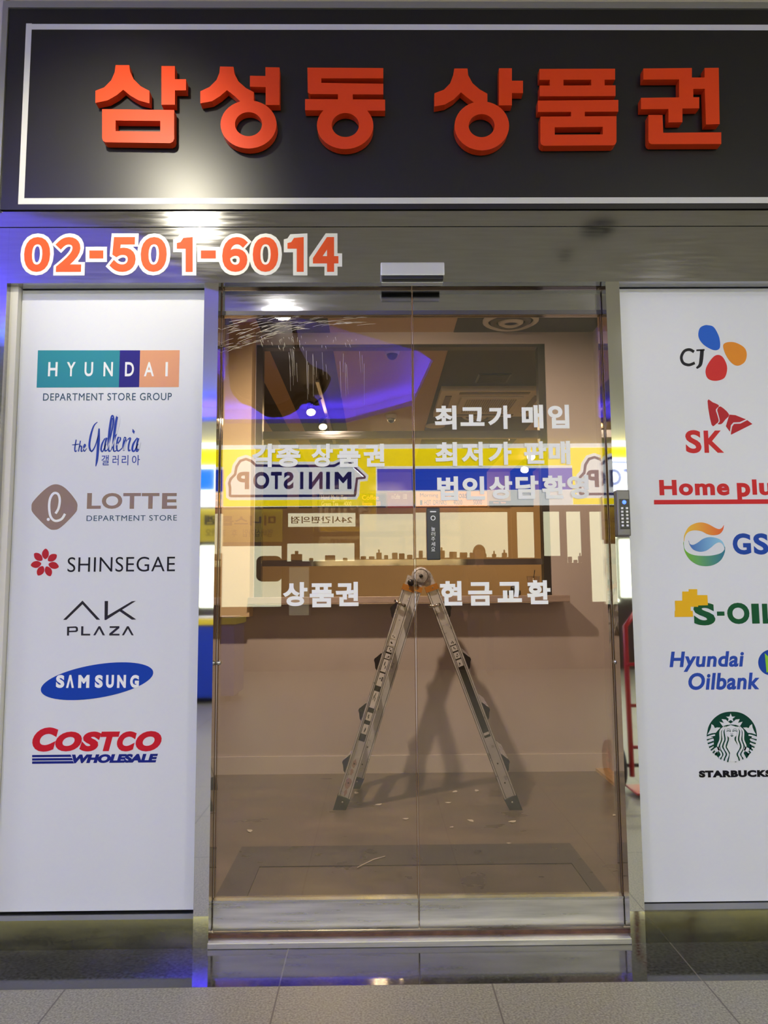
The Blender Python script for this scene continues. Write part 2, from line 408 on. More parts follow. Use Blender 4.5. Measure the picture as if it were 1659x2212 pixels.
# corridor ceiling with the blue-lit pocket (outline at the ceiling, real positions behind the viewer)
cove = [(-2.6, -7.62), (-0.40, -7.61), (0.476, -6.62), (0.60, -4.75), (0.43, -4.42), (0.18, -4.2), (-0.43, -3.66), (-1.3, -3.0), (-1.55, -2.1), (-2.3, -1.75), (-3.3, -1.9), (-3.5, -4.2), (-3.3, -6.6)]
mb = MB()
outer = [(-XW, YS), (XW, YS), (XW, 0.16), (-XW, 0.16)]
mb.prism([outer, cove[::-1]], lambda x, y: (x, y, ZC), lambda x, y: (x, y, ZC + 0.06), 'ceil_white')
cx_ = sum(p[0] for p in cove) / len(cove); cy_ = sum(p[1] for p in cove) / len(cove)
def inset(p, k): return (cx_ + (p[0] - cx_) * k, cy_ + (p[1] - cy_) * k)
wide = [inset(p, 1.14) for p in cove]
mb.prism([wide], lambda x, y: (x, y, ZC + 0.30), lambda x, y: (x, y, ZC + 0.33), 'ceil_white')
mb.prism([[inset(p, 1.16) for p in cove], wide[::-1]], lambda x, y: (x, y, ZC + 0.05), lambda x, y: (x, y, ZC + 0.33), 'ceil_white')
struct(mb, 'ceiling', 'pale arcade ceiling with a pocket for blue light', 'ceiling')
t = empty('ceiling_strip_light', (cx_, cy_, ZC + 0.1), 'blue glowing light strip around the ceiling pocket, seen mirrored in the glass', 'light')
mb = MB(); mb.prism([[inset(p, 1.09) for p in cove], [inset(p, 1.06) for p in cove][::-1]], lambda x, y: (x, y, ZC + 0.085), lambda x, y: (x, y, ZC + 0.065), 'led_blue')
mb.build('light_strip', t)
mb = MB()
for a, b in ((0, 12), (12, 11)):
    p, q = inset(cove[a], 1.035), inset(cove[b], 1.035)
    mb.tube([(p[0] * .85 + q[0] * .15, p[1] * .85 + q[1] * .15, ZC + 0.09), (p[0] * .25 + q[0] * .75, p[1] * .25 + q[1] * .75, ZC + 0.09)], 0.018, 'led_cyan', 8)
tag(mb.build('light_tube', t), 'cyan light tube')

for nm, a, b, lb in (('wall_left', (-XW - 0.15, YS, 0), (-XW, 0.16, ZC + .2), 'plain grey end wall at the left of the arcade'),
                     ('wall_right', (XW, YS, 0), (XW + 0.15, 0.16, ZC + .2), 'plain grey end wall at the right of the arcade')):
    onebox(nm, a, b, 'wall_grey', lb, 'wall')

# ------------------------------------------------------------------ facade of this shop
XL, XR = -1.347, 2.05            # inner edges of the panels' outer posts
mb = MB(); mb.box((-XW, 0.0, 0), (-1.42, 0.16, ZC), 'wall_tan'); mb.box((XR + 0.07, 0.0, 0), (XW, 0.16, ZC), 'wall_tan')
mb.box((-1.42, 0.03, 2.36), (XR + 0.07, 0.16, ZC), 'wall_tan')
mb.box((-1.42, 0.095, 0), (-0.64, 0.16, 2.36), 'wall_tan'); mb.box((0.935, 0.095, 0), (XR + 0.07, 0.16, 2.36), 'wall_tan')
struct(mb, 'wall_front', 'front wall that carries the sign and the white panels', 'wall')
onebox('trim_2', (-1.42, -0.004, 2.573), (XR + .07, 0.03, 2.634), 'steel', 'upper brushed steel band directly under the black sign', 'steel band')
onebox('trim_3', (-1.3648, 0.0, 2.356), (XR + .07, 0.12, 2.5715), 'steel', 'deep brushed steel header above the doors, carrying the phone number', 'steel header')
for n, x0, x1, lb in ((4, -0.632, -0.5795, 'mirror-polished steel post between the left white panel and the glass door'),
                      (5, 0.868, 0.9195, 'mirror-polished steel post between the glass door and the right white panel')):
    onebox('trim_%d' % n, (x0, 0.0, 0.0), (x1, 0.12, 2.356), 'mirror_steel', lb, 'steel post')
onebox('trim_6', (-1.42, 0.0, 0.0), (-1.365, 0.12, 2.5715), 'steel', 'steel post at the far left of the shop front', 'steel post')
onebox('trim_7', (XR, 0.0, 0.0), (XR + .07, 0.12, 2.356), 'steel', 'steel post at the far right of the shop front', 'steel post')
onebox('trim_8', (-1.365, 0.0, 0.0), (-0.632, 0.12, 0.096), 'plinth', 'dark polished plinth below the left white panel', 'plinth')
onebox('trim_9', (0.9195, 0.0, 0.0), (XR, 0.12, 0.107), 'plinth', 'dark polished plinth below the right white panel', 'plinth')
mb = MB(); mb.box((-0.5795, -0.012, 0.0), (0.868, 0.13, 0.020), 'worn_steel', 0.002)
mb.box((-0.5795, 0.03, 0.020), (0.868, 0.045, 0.029), 'rust'); mb.box((-0.5795, 0.105, 0.020), (0.868, 0.13, 0.029), 'worn_steel')
struct(mb, 'trim_10', 'worn steel sill and rusty track under the sliding doors', 'door sill')

# ------------------------------------------------------------------ sign over the shop
sign = empty('shop_sign', (0.3, -0.012, 2.64), 'wide black shop sign with silver border line and raised orange lettering', 'sign')
sx0, sx1 = -1.398, 2.12
mb = MB(); mb.box((sx0, -0.012, 2.637), (sx1, 0.028, 3.47), 'sign_black'); mb.build('sign_board', sign)
mb = MB()
# outer silver trim above and at the left
mb.box((-1.42, -0.02, 3.448), (sx1, 0.028, 3.475), 'trim_silver'); mb.box((-1.42, -0.02, 2.637), (-1.399, 0.028, 3.448), 'trim_silver')
tag(mb.build('sign_frame', sign), 'dull silver outer frame')
mb = MB(); yb = -0.0128
bx0 = P(40, 430, yb)[0] - 0.001; bx1 = bx0 + 0.022
mb.box((bx0, yb, P(800, 440, yb)[1]), (bx1, -0.012, P(400, 51, yb)[1]), 'sign_silver')
mb.box((bx1, yb, P(400, 64, yb)[1]), (2.04, -0.012, P(400, 52, yb)[1]), 'sign_silver')
mb.box((bx1, yb, P(800, 440, yb)[1]), (2.04, -0.012, P(800, 427, yb)[1]), 'sign_silver')
mb.box((2.04, yb, P(800, 440, yb)[1]), (2.062, -0.012, P(400, 51, yb)[1]), 'sign_silver')
tag(mb.build('border_line', sign), 'silver border line')

def z1(pts): return [(x / 1.9988, y / 1.9988) for x, y in pts]
def z2(pts): return [(830 + x / 2.0012, y / 2.0012) for x, y in pts]
def siot(pts): return pts
LET = [
 ('first syllable of the sign', [
   [z1([(499, 281), (558, 281), (562, 310), (577, 342), (607, 372), (645, 392), (645, 446), (600, 434), (562, 412), (532, 387), (505, 410), (465, 433), (412, 444), (412, 392), (450, 377), (480, 347), (495, 312)])],
   [z1([(697, 285), (755, 285), (755, 342), (803, 342), (803, 390), (755, 390), (755, 452), (697, 452)])],
   [z1([(441, 471), (752, 475), (752, 598), (747, 611), (735, 618), (455, 614), (445, 608), (441, 597)]), z1([(499, 520), (692, 522), (692, 568), (499, 566)])]]),
 ('second syllable of the sign', [
   [z1([(950, 287), (1008, 288), (1012, 318), (1030, 352), (1062, 380), (1096, 398), (1096, 440), (1040, 440), (1010, 412), (980, 389), (950, 415), (915, 437), (865, 446), (865, 394), (905, 375), (935, 345), (947, 315)])],
   [z1([(1146, 290), (1207, 291), (1207, 453), (1147, 453), (1147, 376), (1079, 374), (1079, 327), (1146, 328)])],
   [z1(ell(1073, 537, 121, 104)), z1(ell(1073, 536, 58.5, 52))]]),
 ('third syllable of the sign', [
   [[(664, 146), (828, 147), (828, 169), (694, 169), (694, 179), (828, 181), (828, 204), (670, 203), (665, 200)]],
   [[(730, 200), (762, 200), (762, 216), (730, 216)]],
   [[(659, 214), (832, 215), (832, 239), (659, 238)]],
   [ell(745.5, 271, 61, 51), ell(746, 270, 29.5, 26)]]),
 ('fourth syllable of the sign', [
   [z2([(303, 296), (360, 296), (363, 325), (382, 360), (412, 386), (446, 405), (446, 446), (392, 446), (362, 424), (332, 399), (300, 430), (262, 452), (217, 460), (217, 403), (258, 388), (285, 360), (298, 325)])],
   [z2([(496, 295), (552, 295), (552, 349), (600, 349), (600, 402), (552, 402), (552, 455), (496, 455)])],
   [z2(ell(422, 544, 118, 106)), z2(ell(421, 543, 56, 50))]]),
 ('fifth syllable of the sign', [
   [z2([(671, 298), (998, 297), (998, 344), (671, 345)])], [z2([(716, 340), (775, 340), (775, 374), (716, 374)])], [z2([(895, 340), (953, 340), (953, 374), (895, 374)])],
   [z2([(672, 370), (1000, 369), (1000, 415), (672, 416)])],
   [z2([(664, 435), (1012, 432), (1012, 482), (664, 484)])], [z2([(808, 478), (867, 478), (867, 508), (808, 508)])],
   [z2([(675, 504), (1004, 502), (1004, 612), (1000, 622), (990, 628), (690, 630), (679, 624), (675, 614)]), z2([(737, 550), (945, 548), (945, 581), (737, 582)])]]),
 ('sixth syllable of the sign', [
   [z2([(1120, 296), (1330, 294), (1330, 335), (1385, 335), (1385, 294), (1446, 293), (1450, 536), (1391, 538), (1386, 384), (1336, 384), (1336, 424), (1275, 424), (1275, 343), (1120, 344)])],
   [z2([(1110, 423), (1362, 420), (1362, 468), (1289, 469), (1289, 528), (1229, 529), (1229, 471), (1110, 472)])],
   [z2([(1142, 497), (1203, 497), (1206, 574), (1457, 572), (1457, 622), (1155, 623), (1146, 618), (1142, 607)])]]),
]
for lb, shapes in LET:
    mb = MB()
    for i, loops in enumerate(shapes): mb.pxpoly(loops, -0.052 - i * 0.0002, -0.018 + i * 0.0002, 'letter_orange')
    tag(mb.build('letter', sign), lb)

# sign lamp on the arcade ceiling: track head that throws the pool of light on the sign
t = empty('ceiling_spotlight', (SIGN_SPOT[0], SIGN_SPOT[1], ZC), 'small spotlight on the arcade ceiling throwing a warm pool on the sign', 'light')
mb = MB(); mb.lathe([(0.05, 0), (0.05, -0.02), (0.012, -0.025), (0.012, -0.10)], 'white_plastic', (SIGN_SPOT[0], SIGN_SPOT[1] - 0.1, ZC)); mb.build('mount', t)
dirv = (Vector((-0.95, 0, 2.72)) - Vector(SIGN_SPOT)).normalized()
mb = MB(); p0 = Vector(SIGN_SPOT) - dirv * 0.02
mb.tube([p0 - dirv * 0.17, p0 - dirv * 0.16, p0 - dirv * 0.03, p0 - dirv * 0.01], [0.03, 0.045, 0.055, 0.057], 'white_plastic', 18); mb.build('lamp_housing', t)
mb = MB(); mb.tube([p0 - dirv * 0.009, p0 - dirv * 0.006], 0.05, 'downlight_glow', 18); mb.build('lens', t)

# frames of the added square fill lights
for i, (lx, ly) in enumerate(CORRIDOR_FILLS):
    t = empty('fill_light_fitting', (lx, ly, ZC), ['added square fill light, left and near the shop front', 'added square fill light, right and near the shop front', 'added square fill light, left and near the opposite shop', 'added square fill light, right and near the opposite shop'][i], 'light', 'added square fill lights over the arcade')
    mb = MB(); mb.box((lx - .48, ly - .48, ZC - 0.02), (lx + .48, ly - .455, ZC), 'white_plastic'); mb.box((lx - .48, ly + .455, ZC - 0.02), (lx + .48, ly + .48, ZC), 'white_plastic')
    mb.box((lx - .48, ly - .455, ZC - 0.02), (lx - .455, ly + .455, ZC), 'white_plastic'); mb.box((lx + .455, ly - .455, ZC - 0.02), (lx + .48, ly + .455, ZC), 'white_plastic'); mb.build('light_frame', t)
for (lx, ly), lb in zip(DOWNLIGHTS, ('round lit downlight mirrored at the top of the left door leaf', 'round downlight added in front of the right white panel as fill', 'round downlight added in front of the left white panel as fill')):
    t = empty('ceiling_downlight', (lx, ly, ZC), lb, 'light', 'round arcade downlights')
    mb = MB(); mb.lathe([(.105, 0), (.105, -.012), (.082, -.016), (.080, -.001)], 'white_plastic', (lx, ly, ZC), cap=False); mb.build('light_ring', t)
# unlit ceiling fittings mirrored in the header
for q, rad, nm, lb, ct in (((1292, 494), 0.115, 'ceiling_speaker', 'round grey ceiling speaker mirrored at the top of the steel header', 'speaker'), ((1222, 551), 0.05, 'downlight', 'small dark downlight mirrored in the steel header', 'light')):
    x, y = F(*q, ZC); y = -y
    mb = MB(); mb.lathe([(rad, 0.0), (rad, -0.012), (rad * .85, -0.018), (rad * .8, -0.006)], 'grey_plastic', (x, y, ZC)); mb.lathe([(rad * .8, -0.004), (rad * .3, -0.010), (0.001, -0.012)], 'black_plastic', (x, y, ZC))
    tag(mb.build(nm), lb, ct)

# ------------------------------------------------------------------ phone number sticker on the header
ph = empty('phone_number_sticker', (-1.0, 0, 2.37), 'phone number sticker in orange digits with white outline on the steel header', 'sticker')
digs = [('0', 52, 108), ('2', 119, 176), ('-', 193, 223), ('5', 237, 293), ('0', 304, 360), ('1', 382, 416), ('-', 434, 466), ('6', 480, 535), ('0', 546, 601), ('1', 621, 656), ('4', 676, 731)]
FW = {'0': '\uff10', '2': '\uff12', '4': '\uff14', '5': '\uff15', '6': '\uff16'}
def one(a, b, g):      # plain numeral one with a flag and no foot
    return [(a + 14 - g, 512 - g + 2), (b + g, 512 - g), (b + g, 587 + g), (b - 15 - g, 587 + g), (b - 15 - g, 537 + g), (a - g, 537 + g), (a - g, 525 - g), (a + 8 - g, 523 - g)]
def digit(mb, ch, a, b, y, th, m, g):
    if ch == '1': mb.pxpoly(one(a, b, g), y, y + th, m)
    elif ch == '-': mb.pxpoly([(a - g, 541 - g), (b + g, 541 - g), (b + g, 558 + g), (a - g, 558 + g)], y, y + th, m)
    else: mb.text(FW[ch], (a - g, 512 - g, b + g, 587 + g), y, m, off=0.05 if g == 0 else 0.115, thick=th)
mbk = MB()
for i, (ch, a, b) in enumerate(digs): digit(mbk, ch, a, b, -0.0012 - i * .00004, 0.0011, 'sticker_white', 8)
mbk.build('backing', ph)
for ch, a, b in digs:
    mb = MB(); digit(mb, ch, a, b, -0.0025, 0.0009, 'sticker_orange', 0); mb.build('digit', ph)

# ------------------------------------------------------------------ white advertising panels
YP = 0.06
def panel(name_label, x0, x1, z0, z1):
    t = empty('sign_panel', ((x0 + x1) / 2, YP, z0), name_label, 'sign')
    mb = MB(); mb.box((x0, YP, z0), (x1, YP + 0.03, z1), 'panel_white', 0.002); mb.build('board', t)
    return t
LP = panel('tall white panel of store logos left of the glass door', XL + 0.012, -0.640, 0.102, 2.353)
mb = MB(); mb.box((-1.365, 0.03, 0.096), (XL + 0.011, 0.09, 2.356), 'panel_edge'); mb.build('edge_strip', LP)
RP = panel('tall white panel of company logos right of the glass door', 0.9205, XR - 0.002, 0.109, 2.353)
Y1 = YP - 0.0008; TH = 0.0008
def ink(name, rgb, rough=0.4): 
    m = mat(name, S(*rgb), rough, spec=0.15); M[name] = m; return name
INK = {k: ink('ink_' + k, v) for k, v in dict(teal=(40, 138, 150), navy=(34, 26, 120), peach=(222, 158, 112), slate=(56, 84, 104), blue=(38, 66, 160), brown=(146, 124, 104), red=(178, 34, 40), black=(18, 18, 26), char=(40, 38, 46), royal=(22, 64, 164), crimson=(196, 28, 40), deep=(28, 38, 120), cobalt=(30, 96, 205), amber=(224, 140, 34), scarlet=(206, 44, 40), brick=(200, 40, 40), gsblue=(30, 70, 160), gold=(228, 178, 28), green=(20, 84, 46), oil=(44, 76, 172), lime=(140, 200, 50), forest=(8, 62, 46), white=(236, 238, 244)).items()}
def logo(parent, label, fn):
    mb = MB(); fn(mb); return tag(mb.build('logo', parent), label)
def letters(parent, label, specs, y=Y1):
    mb = MB()
    for s_ in specs:
        body, bbox, m = s_[0], s_[1], s_[2]; kw = s_[3] if len(s_) > 3 else {}
        mb.text(body, bbox, y, m, thick=TH if y == Y1 else 0.0004, **kw)
    return tag(mb.build('lettering', parent), label)
Y2, Y3 = Y1 - 0.0006, Y1 - 0.0012
a3 = lambda pts: Z(pts, 3.318, 0, 600)
a4 = lambda pts: Z(pts, 3.318, 0, 1150)
a5 = lambda pts: Z(pts, 3.6875, 1259, 600)
a6 = lambda pts: Z(pts, 3.6875, 1259, 1150)
a7 = lambda pts: Z(pts, 6.405, 1400, 1100)
a8 = lambda pts: Z(pts, 7.575, 1440, 1500)
BOLD = dict(off=0.02); HV = dict(off=0.035)

# 1 three-colour block
def f(mb):
    mb.pxpoly(a3([(272, 520), (859, 520), (852, 785), (262, 787)]), Y1, YP, INK['teal'])
    mb.pxpoly(a3([(860, 520), (1004, 520), (997, 784), (852, 785)]), Y1, YP, INK['navy'])
    mb.pxpoly(a3([(1005, 520), (1288, 519), (1281, 783), (998, 784)]), Y1, YP, INK['peach'])
l = logo(LP, 'teal, navy and peach block with spaced white capitals', f)
for sp_ in [(c, Z([(a, 0), (b, 0)], 3.318, 0, 0)[0][:1] + (600 + 604 / 3.318,) + Z([(b, 0)], 3.318, 0, 0)[0][:1] + (600 + 706 / 3.318,), INK['white'], BOLD)
    for c, a, b in (('H', 345, 412), ('Y', 478, 541), ('U', 606, 667), ('N', 742, 809), ('D', 896, 960), ('A', 1033, 1104), ('I', 1186, 1203))]:
    mb = MB(); mb.text(sp_[0], sp_[1], Y2, sp_[2], thick=0.0004, **sp_[3]); mb.build('letter', l)
letters(l, 'thin slate capitals in one line', [('DEPARTMENT STORE GROUP', (93, 849, 371, 865), INK['slate'], dict(space=1.12, off=0.004))])
# 2 brush script
def f(mb):
    B = INK['blue']
    def st(pts, wd, n=6): mb.stroke(a3(pts), [w_ / 3.318 for w_ in wd], Y1, YP, B, n)
    st([(698, 1034), (672, 1062), (650, 1130), (640, 1200), (648, 1236), (662, 1240), (684, 1200), (704, 1130)], [4, 10, 14, 14, 12, 10, 8, 6])
    st([(710, 1080), (706, 1160), (700, 1250), (694, 1310), (686, 1352)], [10, 20, 18, 16, 4])
    st([(640, 1236), (660, 1250)], [4, 3])
    st([(752, 1150), (732, 1190), (724, 1232), (736, 1244), (760, 1190)], [6, 12, 12, 8, 6])
    st([(764, 1146), (752, 1200), (752, 1240), (768, 1236)], [14, 12, 10, 6])
    st([(768, 1236), (792, 1140), (812, 1040), (810, 996), (800, 1000), (786, 1090), (776, 1190), (780, 1242), (796, 1236)], [5, 9, 14, 14, 16, 18, 14, 10, 6])
    st([(796, 1236), (830, 1130), (852, 1040), (850, 996), (838, 1000), (822, 1090), (812, 1190), (816, 1242), (836, 1236)], [5, 9, 14, 14, 16, 18, 14, 10, 6])
    st([(836, 1200), (862, 1160), (856, 1136), (842, 1160), (836, 1220), (848, 1242), (876, 1220)], [6, 10, 10, 12, 12, 10, 6])
    st([(876, 1220), (892, 1150), (898, 1160), (886, 1240), (900, 1180), (914, 1158)], [6, 12, 14, 10, 8, 8])
    st([(914, 1160), (934, 1150), (922, 1200), (922, 1240), (938, 1230)], [6, 12, 12, 10, 6])
    mb.pxpoly(a3([(950, 1082), (966, 1100), (960, 1120), (948, 1104)]), Y1, YP, B)
    st([(984, 1146), (956, 1190), (948, 1232), (962, 1242), (990, 1190)], [6, 14, 14, 10, 6])
    st([(992, 1150), (980, 1200), (980, 1244), (998, 1220), (1010, 1182)], [14, 12, 12, 8, 4])
    st([(546, 1160), (536, 1220), (540, 1246), (556, 1230)], [8, 9, 8, 4])
    st([(516, 1198), (540, 1196), (566, 1192)], [4, 8, 5])
    st([(576, 1168), (562, 1246)], [8, 7]); st([(566, 1220), (584, 1200), (582, 1244), (596, 1236)], [5, 9, 9, 4])
    st([(596, 1228), (612, 1204), (606, 1194), (598, 1220), (604, 1244), (622, 1222)], [5, 8, 8, 9, 8, 3])
l = logo(LP, 'dark blue brush script logo', f)
letters(l, 'small spaced blue hangul under the script', [(c, (a, 983, b, 1005), INK['blue'], dict(off=0.004)) for c, a, b in (('갤', 219, 235), ('러', 243, 256), ('리', 263, 277), ('아', 285, 302))])
# 3 brown rounded diamond
def f(mb):
    dm = [(400, 1480), (470, 1510), (545, 1600), (553, 1650), (535, 1690), (440, 1785), (390, 1806), (340, 1790), (240, 1690), (226, 1645), (240, 1600), (330, 1510)]
    mb.pxpoly(smooth_pts(a3(dm), 5, True), Y1, YP, INK['brown'])
l = logo(LP, 'brown rounded diamond with a white looped letter', f)
mb = MB()
mb.stroke(a3([(398, 1690), (420, 1650), (428, 1590), (415, 1550), (385, 1545), (360, 1580), (352, 1640), (362, 1710), (395, 1742), (440, 1730), (466, 1692)]), 17 / 3.318, Y2, Y1, INK['white'])
mb.pxpoly(a3(ell(346, 1732, 11, 11, 16)), Y2, Y1, INK['white'])
tag(mb.build('emblem', l), 'white looped letter and dot')
letters(l, 'wide brown capitals above a thin line of capitals', [(c, (a, 1065, b, 1099), INK['brown'], dict(off=0.028)) for c, a, b in (('L', 188, 218), ('O', 220, 264), ('T', 266, 304), ('T', 306, 344), ('E', 350, 382))] +
        [('DEPARTMENT STORE', (187, 1113, 382, 1125), INK['slate'], dict(space=1.1))])
# 4 red flower
def f(mb):
    for k in range(7):
        a = math.radians(-86 + k * 360 / 7); px, py = 97, 1216; ca, sa = math.cos(a), math.sin(a)
        pet = [(8, 0), (15, -7), (24, -7), (31, -0.5), (25, 6), (15, 6.5)]
        mb.pxpoly([(px + x * ca - y * sa, py + x * sa + y * ca) for x, y in smooth_pts(pet, 3, True)], Y1, YP, INK['red'])
l = logo(LP, 'red flower of seven petals', f)
letters(l, 'thin black capitals beside the flower', [('SHINSEGAE', (146, 1203, 378, 1235), INK['black'], dict(space=1.06, off=-0.004))])
# 5 angular black letters
def f(mb):
    K = INK['char']
    def st(pts, wd): mb.stroke(a4(pts), wd / 3.318, Y1, YP, K, 1)
    mb.pxpoly(a4([(452, 627), (591, 489), (717, 626), (692, 626), (591, 515), (475, 627)]), Y1, YP, K)
    mb.pxpoly(a4([(750, 492), (774, 492), (772, 596), (945, 494), (974, 491), (760, 628), (749, 628)]), Y1, YP, K)
    mb.pxpoly(a4([(852, 562), (872, 553), (976, 624), (945, 626)]), Y1, YP, K)
    mb.pxpoly(a4([(481, 676), (545, 674), (557, 682), (559, 704), (548, 714), (494, 716), (494, 740), (480, 740)]), Y1, YP, K)
    mb.pxpoly(a4([(582, 673), (597, 673), (596, 727), (646, 727), (646, 739), (581, 739)]), Y1, YP, K)
    mb.pxpoly(a4([(668, 738), (706, 673), (718, 673), (752, 738), (736, 738), (711, 690), (683, 738)]), Y1, YP, K)
    mb.pxpoly(a4([(786, 673), (855, 672), (855, 686), (806, 727), (856, 727), (856, 739), (783, 739), (783, 726), (832, 685), (786, 685)]), Y1, YP, K)
    mb.pxpoly(a4([(873, 738), (910, 673), (922, 673), (958, 738), (943, 738), (916, 690), (888, 738)]), Y1, YP, K)
l = logo(LP, 'angular black two-line wordmark', f)
mb = MB(); mb.pxpoly(a4([(497, 686), (540, 685), (544, 690), (544, 700), (538, 704), (496, 705)]), Y2, Y1, 'panel_white'); mb.build('letter_gap', l)
# 6 blue slanted ellipse
def f(mb): mb.pxpoly(ell(209.5, 1471.5, 123, 36, 64, math.radians(-9.5)), Y1, YP, INK['royal'])
l = logo(LP, 'slanted blue ellipse with white capitals', f)
letters(l, 'bold white capitals', [(c, (a, 1458, b, 1486), INK['white'], dict(off=0.055)) for c, a, b in (('S', 121, 139), ('Λ', 143, 160), ('M', 169, 193), ('S', 205, 222), ('U', 229, 246), ('N', 253, 272), ('G', 281, 300))], Y2)
# 7 red italic wordmark and blue lines
def f(mb):
    R_ = INK['crimson']
    for c, a, b, y0, y1 in (('C', 232, 415, 1398, 1572), ('O', 396, 586, 1428, 1570), ('S', 570, 724, 1428, 1570), ('T', 718, 858, 1428, 1568), ('C', 838, 978, 1426, 1570), ('O', 972, 1158, 1424, 1570)):
        mb.text(c, (a / 3.318, 1150 + y0 / 3.318, b / 3.318, 1150 + y1 / 3.318), Y1, R_, off=0.068, shear=0.22, thick=TH)
l = logo(LP, 'heavy slanted red capitals over blue lines', f)
mb = MB()
for y0, y1, xe in ((1596, 1612, 505), (1620, 1636, 515), (1642, 1659, 522)):
    mb.pxpoly(a4([(230, y0), (xe, y0 - 3), (xe + 8, y1 - 3), (230, y1)]), Y1, YP, INK['deep'])
tag(mb.build('stripes', l), 'three dark blue lines')
letters(l, 'heavy slanted navy capitals', [('WHOLESALE', (155, 1629, 341, 1648), INK['deep'], dict(off=0.065, shear=0.2))])

# ---- right panel
def f(mb):
    mb.pxpoly(smooth_pts(a5([(1000, 378), (1045, 395), (1085, 470), (1094, 545), (1075, 574), (1030, 572), (960, 530), (922, 470), (930, 405), (965, 380)]), 5, True), Y1, YP, INK['cobalt'])
    mb.pxpoly(smooth_pts(a5([(1118, 540), (1150, 514), (1215, 516), (1285, 555), (1306, 610), (1290, 670), (1240, 700), (1190, 682), (1140, 615)]), 5, True), Y1, YP, INK['amber'])
    mb.pxpoly(smooth_pts(a5([(1075, 614), (1115, 632), (1145, 690), (1148, 745), (1125, 800), (1060, 821), (1000, 805), (978, 755), (990, 700), (1035, 635)]), 5, True), Y1, YP, INK['scarlet'])
l = logo(RP, 'blue, amber and red petals in a ring', f)
mb = MB()
mb.stroke(a5([(886, 590), (850, 572), (808, 585), (785, 632), (800, 678), (845, 694), (892, 678)]), 22 / 3.6875, Y1, YP, INK['black'])
mb.stroke(a5([(905, 578), (970, 574)]), 13 / 3.6875, Y1, YP, INK['black'])
mb.stroke(a5([(950, 576), (944, 650), (934, 695), (906, 720)]), [8, 8, 7, 4], Y1, YP, INK['black'])
tag(mb.build('lettering', l), 'two black capitals beside the petals')
def f(mb):
    R_ = INK['red']
    mb.pxpoly(smooth_pts(a5([(994, 980), (1035, 992), (1085, 1018), (1060, 1050), (1072, 1095), (1082, 1140), (1062, 1164), (1026, 1170)]), 3, True), Y1, YP, R_)
    mb.pxpoly(smooth_pts(a5([(1098, 1025), (1165, 1088), (1135, 1130), (1105, 1164), (1076, 1164), (1092, 1140), (1078, 1080), (1072, 1050)]), 3, True), Y1, YP, R_)
    mb.pxpoly(a5([(1168, 1090), (1215, 1094), (1300, 1128), (1250, 1150), (1200, 1152), (1180, 1175), (1172, 1225), (1140, 1182)]), Y1, YP, R_)
    mb.pxpoly(a5([(1310, 1134), (1351, 1165), (1182, 1250), (1180, 1240), (1190, 1185), (1205, 1164), (1255, 1162)]), Y1, YP, R_)
l = logo(RP, 'red butterfly wings cut by white lines', f)
letters(l, 'two heavy red capitals under the wings', [('S', (1481, 929, 1515, 979), INK['brick'], dict(off=0.03)), ('K', (1521, 930, 1563, 978), INK['brick'], dict(off=0.03))])
def f(mb):
    for c, a, b, y0, y1 in (('H', 610, 748, 1610, 1732), ('o', 766, 878, 1638, 1734), ('m', 894, 1052, 1638, 1732), ('e', 1068, 1168, 1638, 1734), ('p', 1230, 1335, 1634, 1790), ('l', 1350, 1386, 1606, 1728), ('u', 1406, 1510, 1634, 1732), ('s', 1530, 1610, 1634, 1734)):
        mb.text(c, (1259 + a / 3.6875, 600 + y0 / 3.6875, 1259 + b / 3.6875, 600 + y1 / 3.6875), Y1, INK['brick'], off=0.04, thick=TH)
l = logo(RP, 'heavy red wordmark standing on a red line', f)
mb = MB(); mb.pxpoly([(1413, 1080), (1720, 1078), (1720, 1088), (1413, 1089.5)], Y1 - 0.0001, YP, INK['brick']); tag(mb.build('underline', l), 'red line')
# swirl
gs = {}
for nm_, c0, c1 in (('swirl_orange', (232, 190, 50), (222, 84, 34)), ('swirl_blue', (24, 80, 176), (140, 200, 232)), ('swirl_green', (110, 180, 30), (24, 110, 140))):
    m = mat(nm_, S(*c0), 0.4, spec=0.35); nt = m.node_tree
    g = nt.nodes.new('ShaderNodeNewGeometry'); sp = nt.nodes.new('ShaderNodeSeparateXYZ'); mr = nt.nodes.new('ShaderNodeMapRange'); cr = nt.nodes.new('ShaderNodeValToRGB')
    xa, xb = P(1478, 1175, YP)[0], P(1566, 1175, YP)[0]
    mr.inputs['From Min'].default_value = xa; mr.inputs['From Max'].default_value = xb
    cr.color_ramp.elements[0].color = (*S(*c0), 1); cr.color_ramp.elements[1].color = (*S(*c1), 1)
    nt.links.new(g.outputs['Position'], sp.inputs[0]); nt.links.new(sp.outputs[0], mr.inputs['Value']); nt.links.new(mr.outputs[0], cr.inputs[0]); nt.links.new(cr.outputs[0], nt.nodes['Principled BSDF'].inputs['Base Color'])
    M[nm_] = m
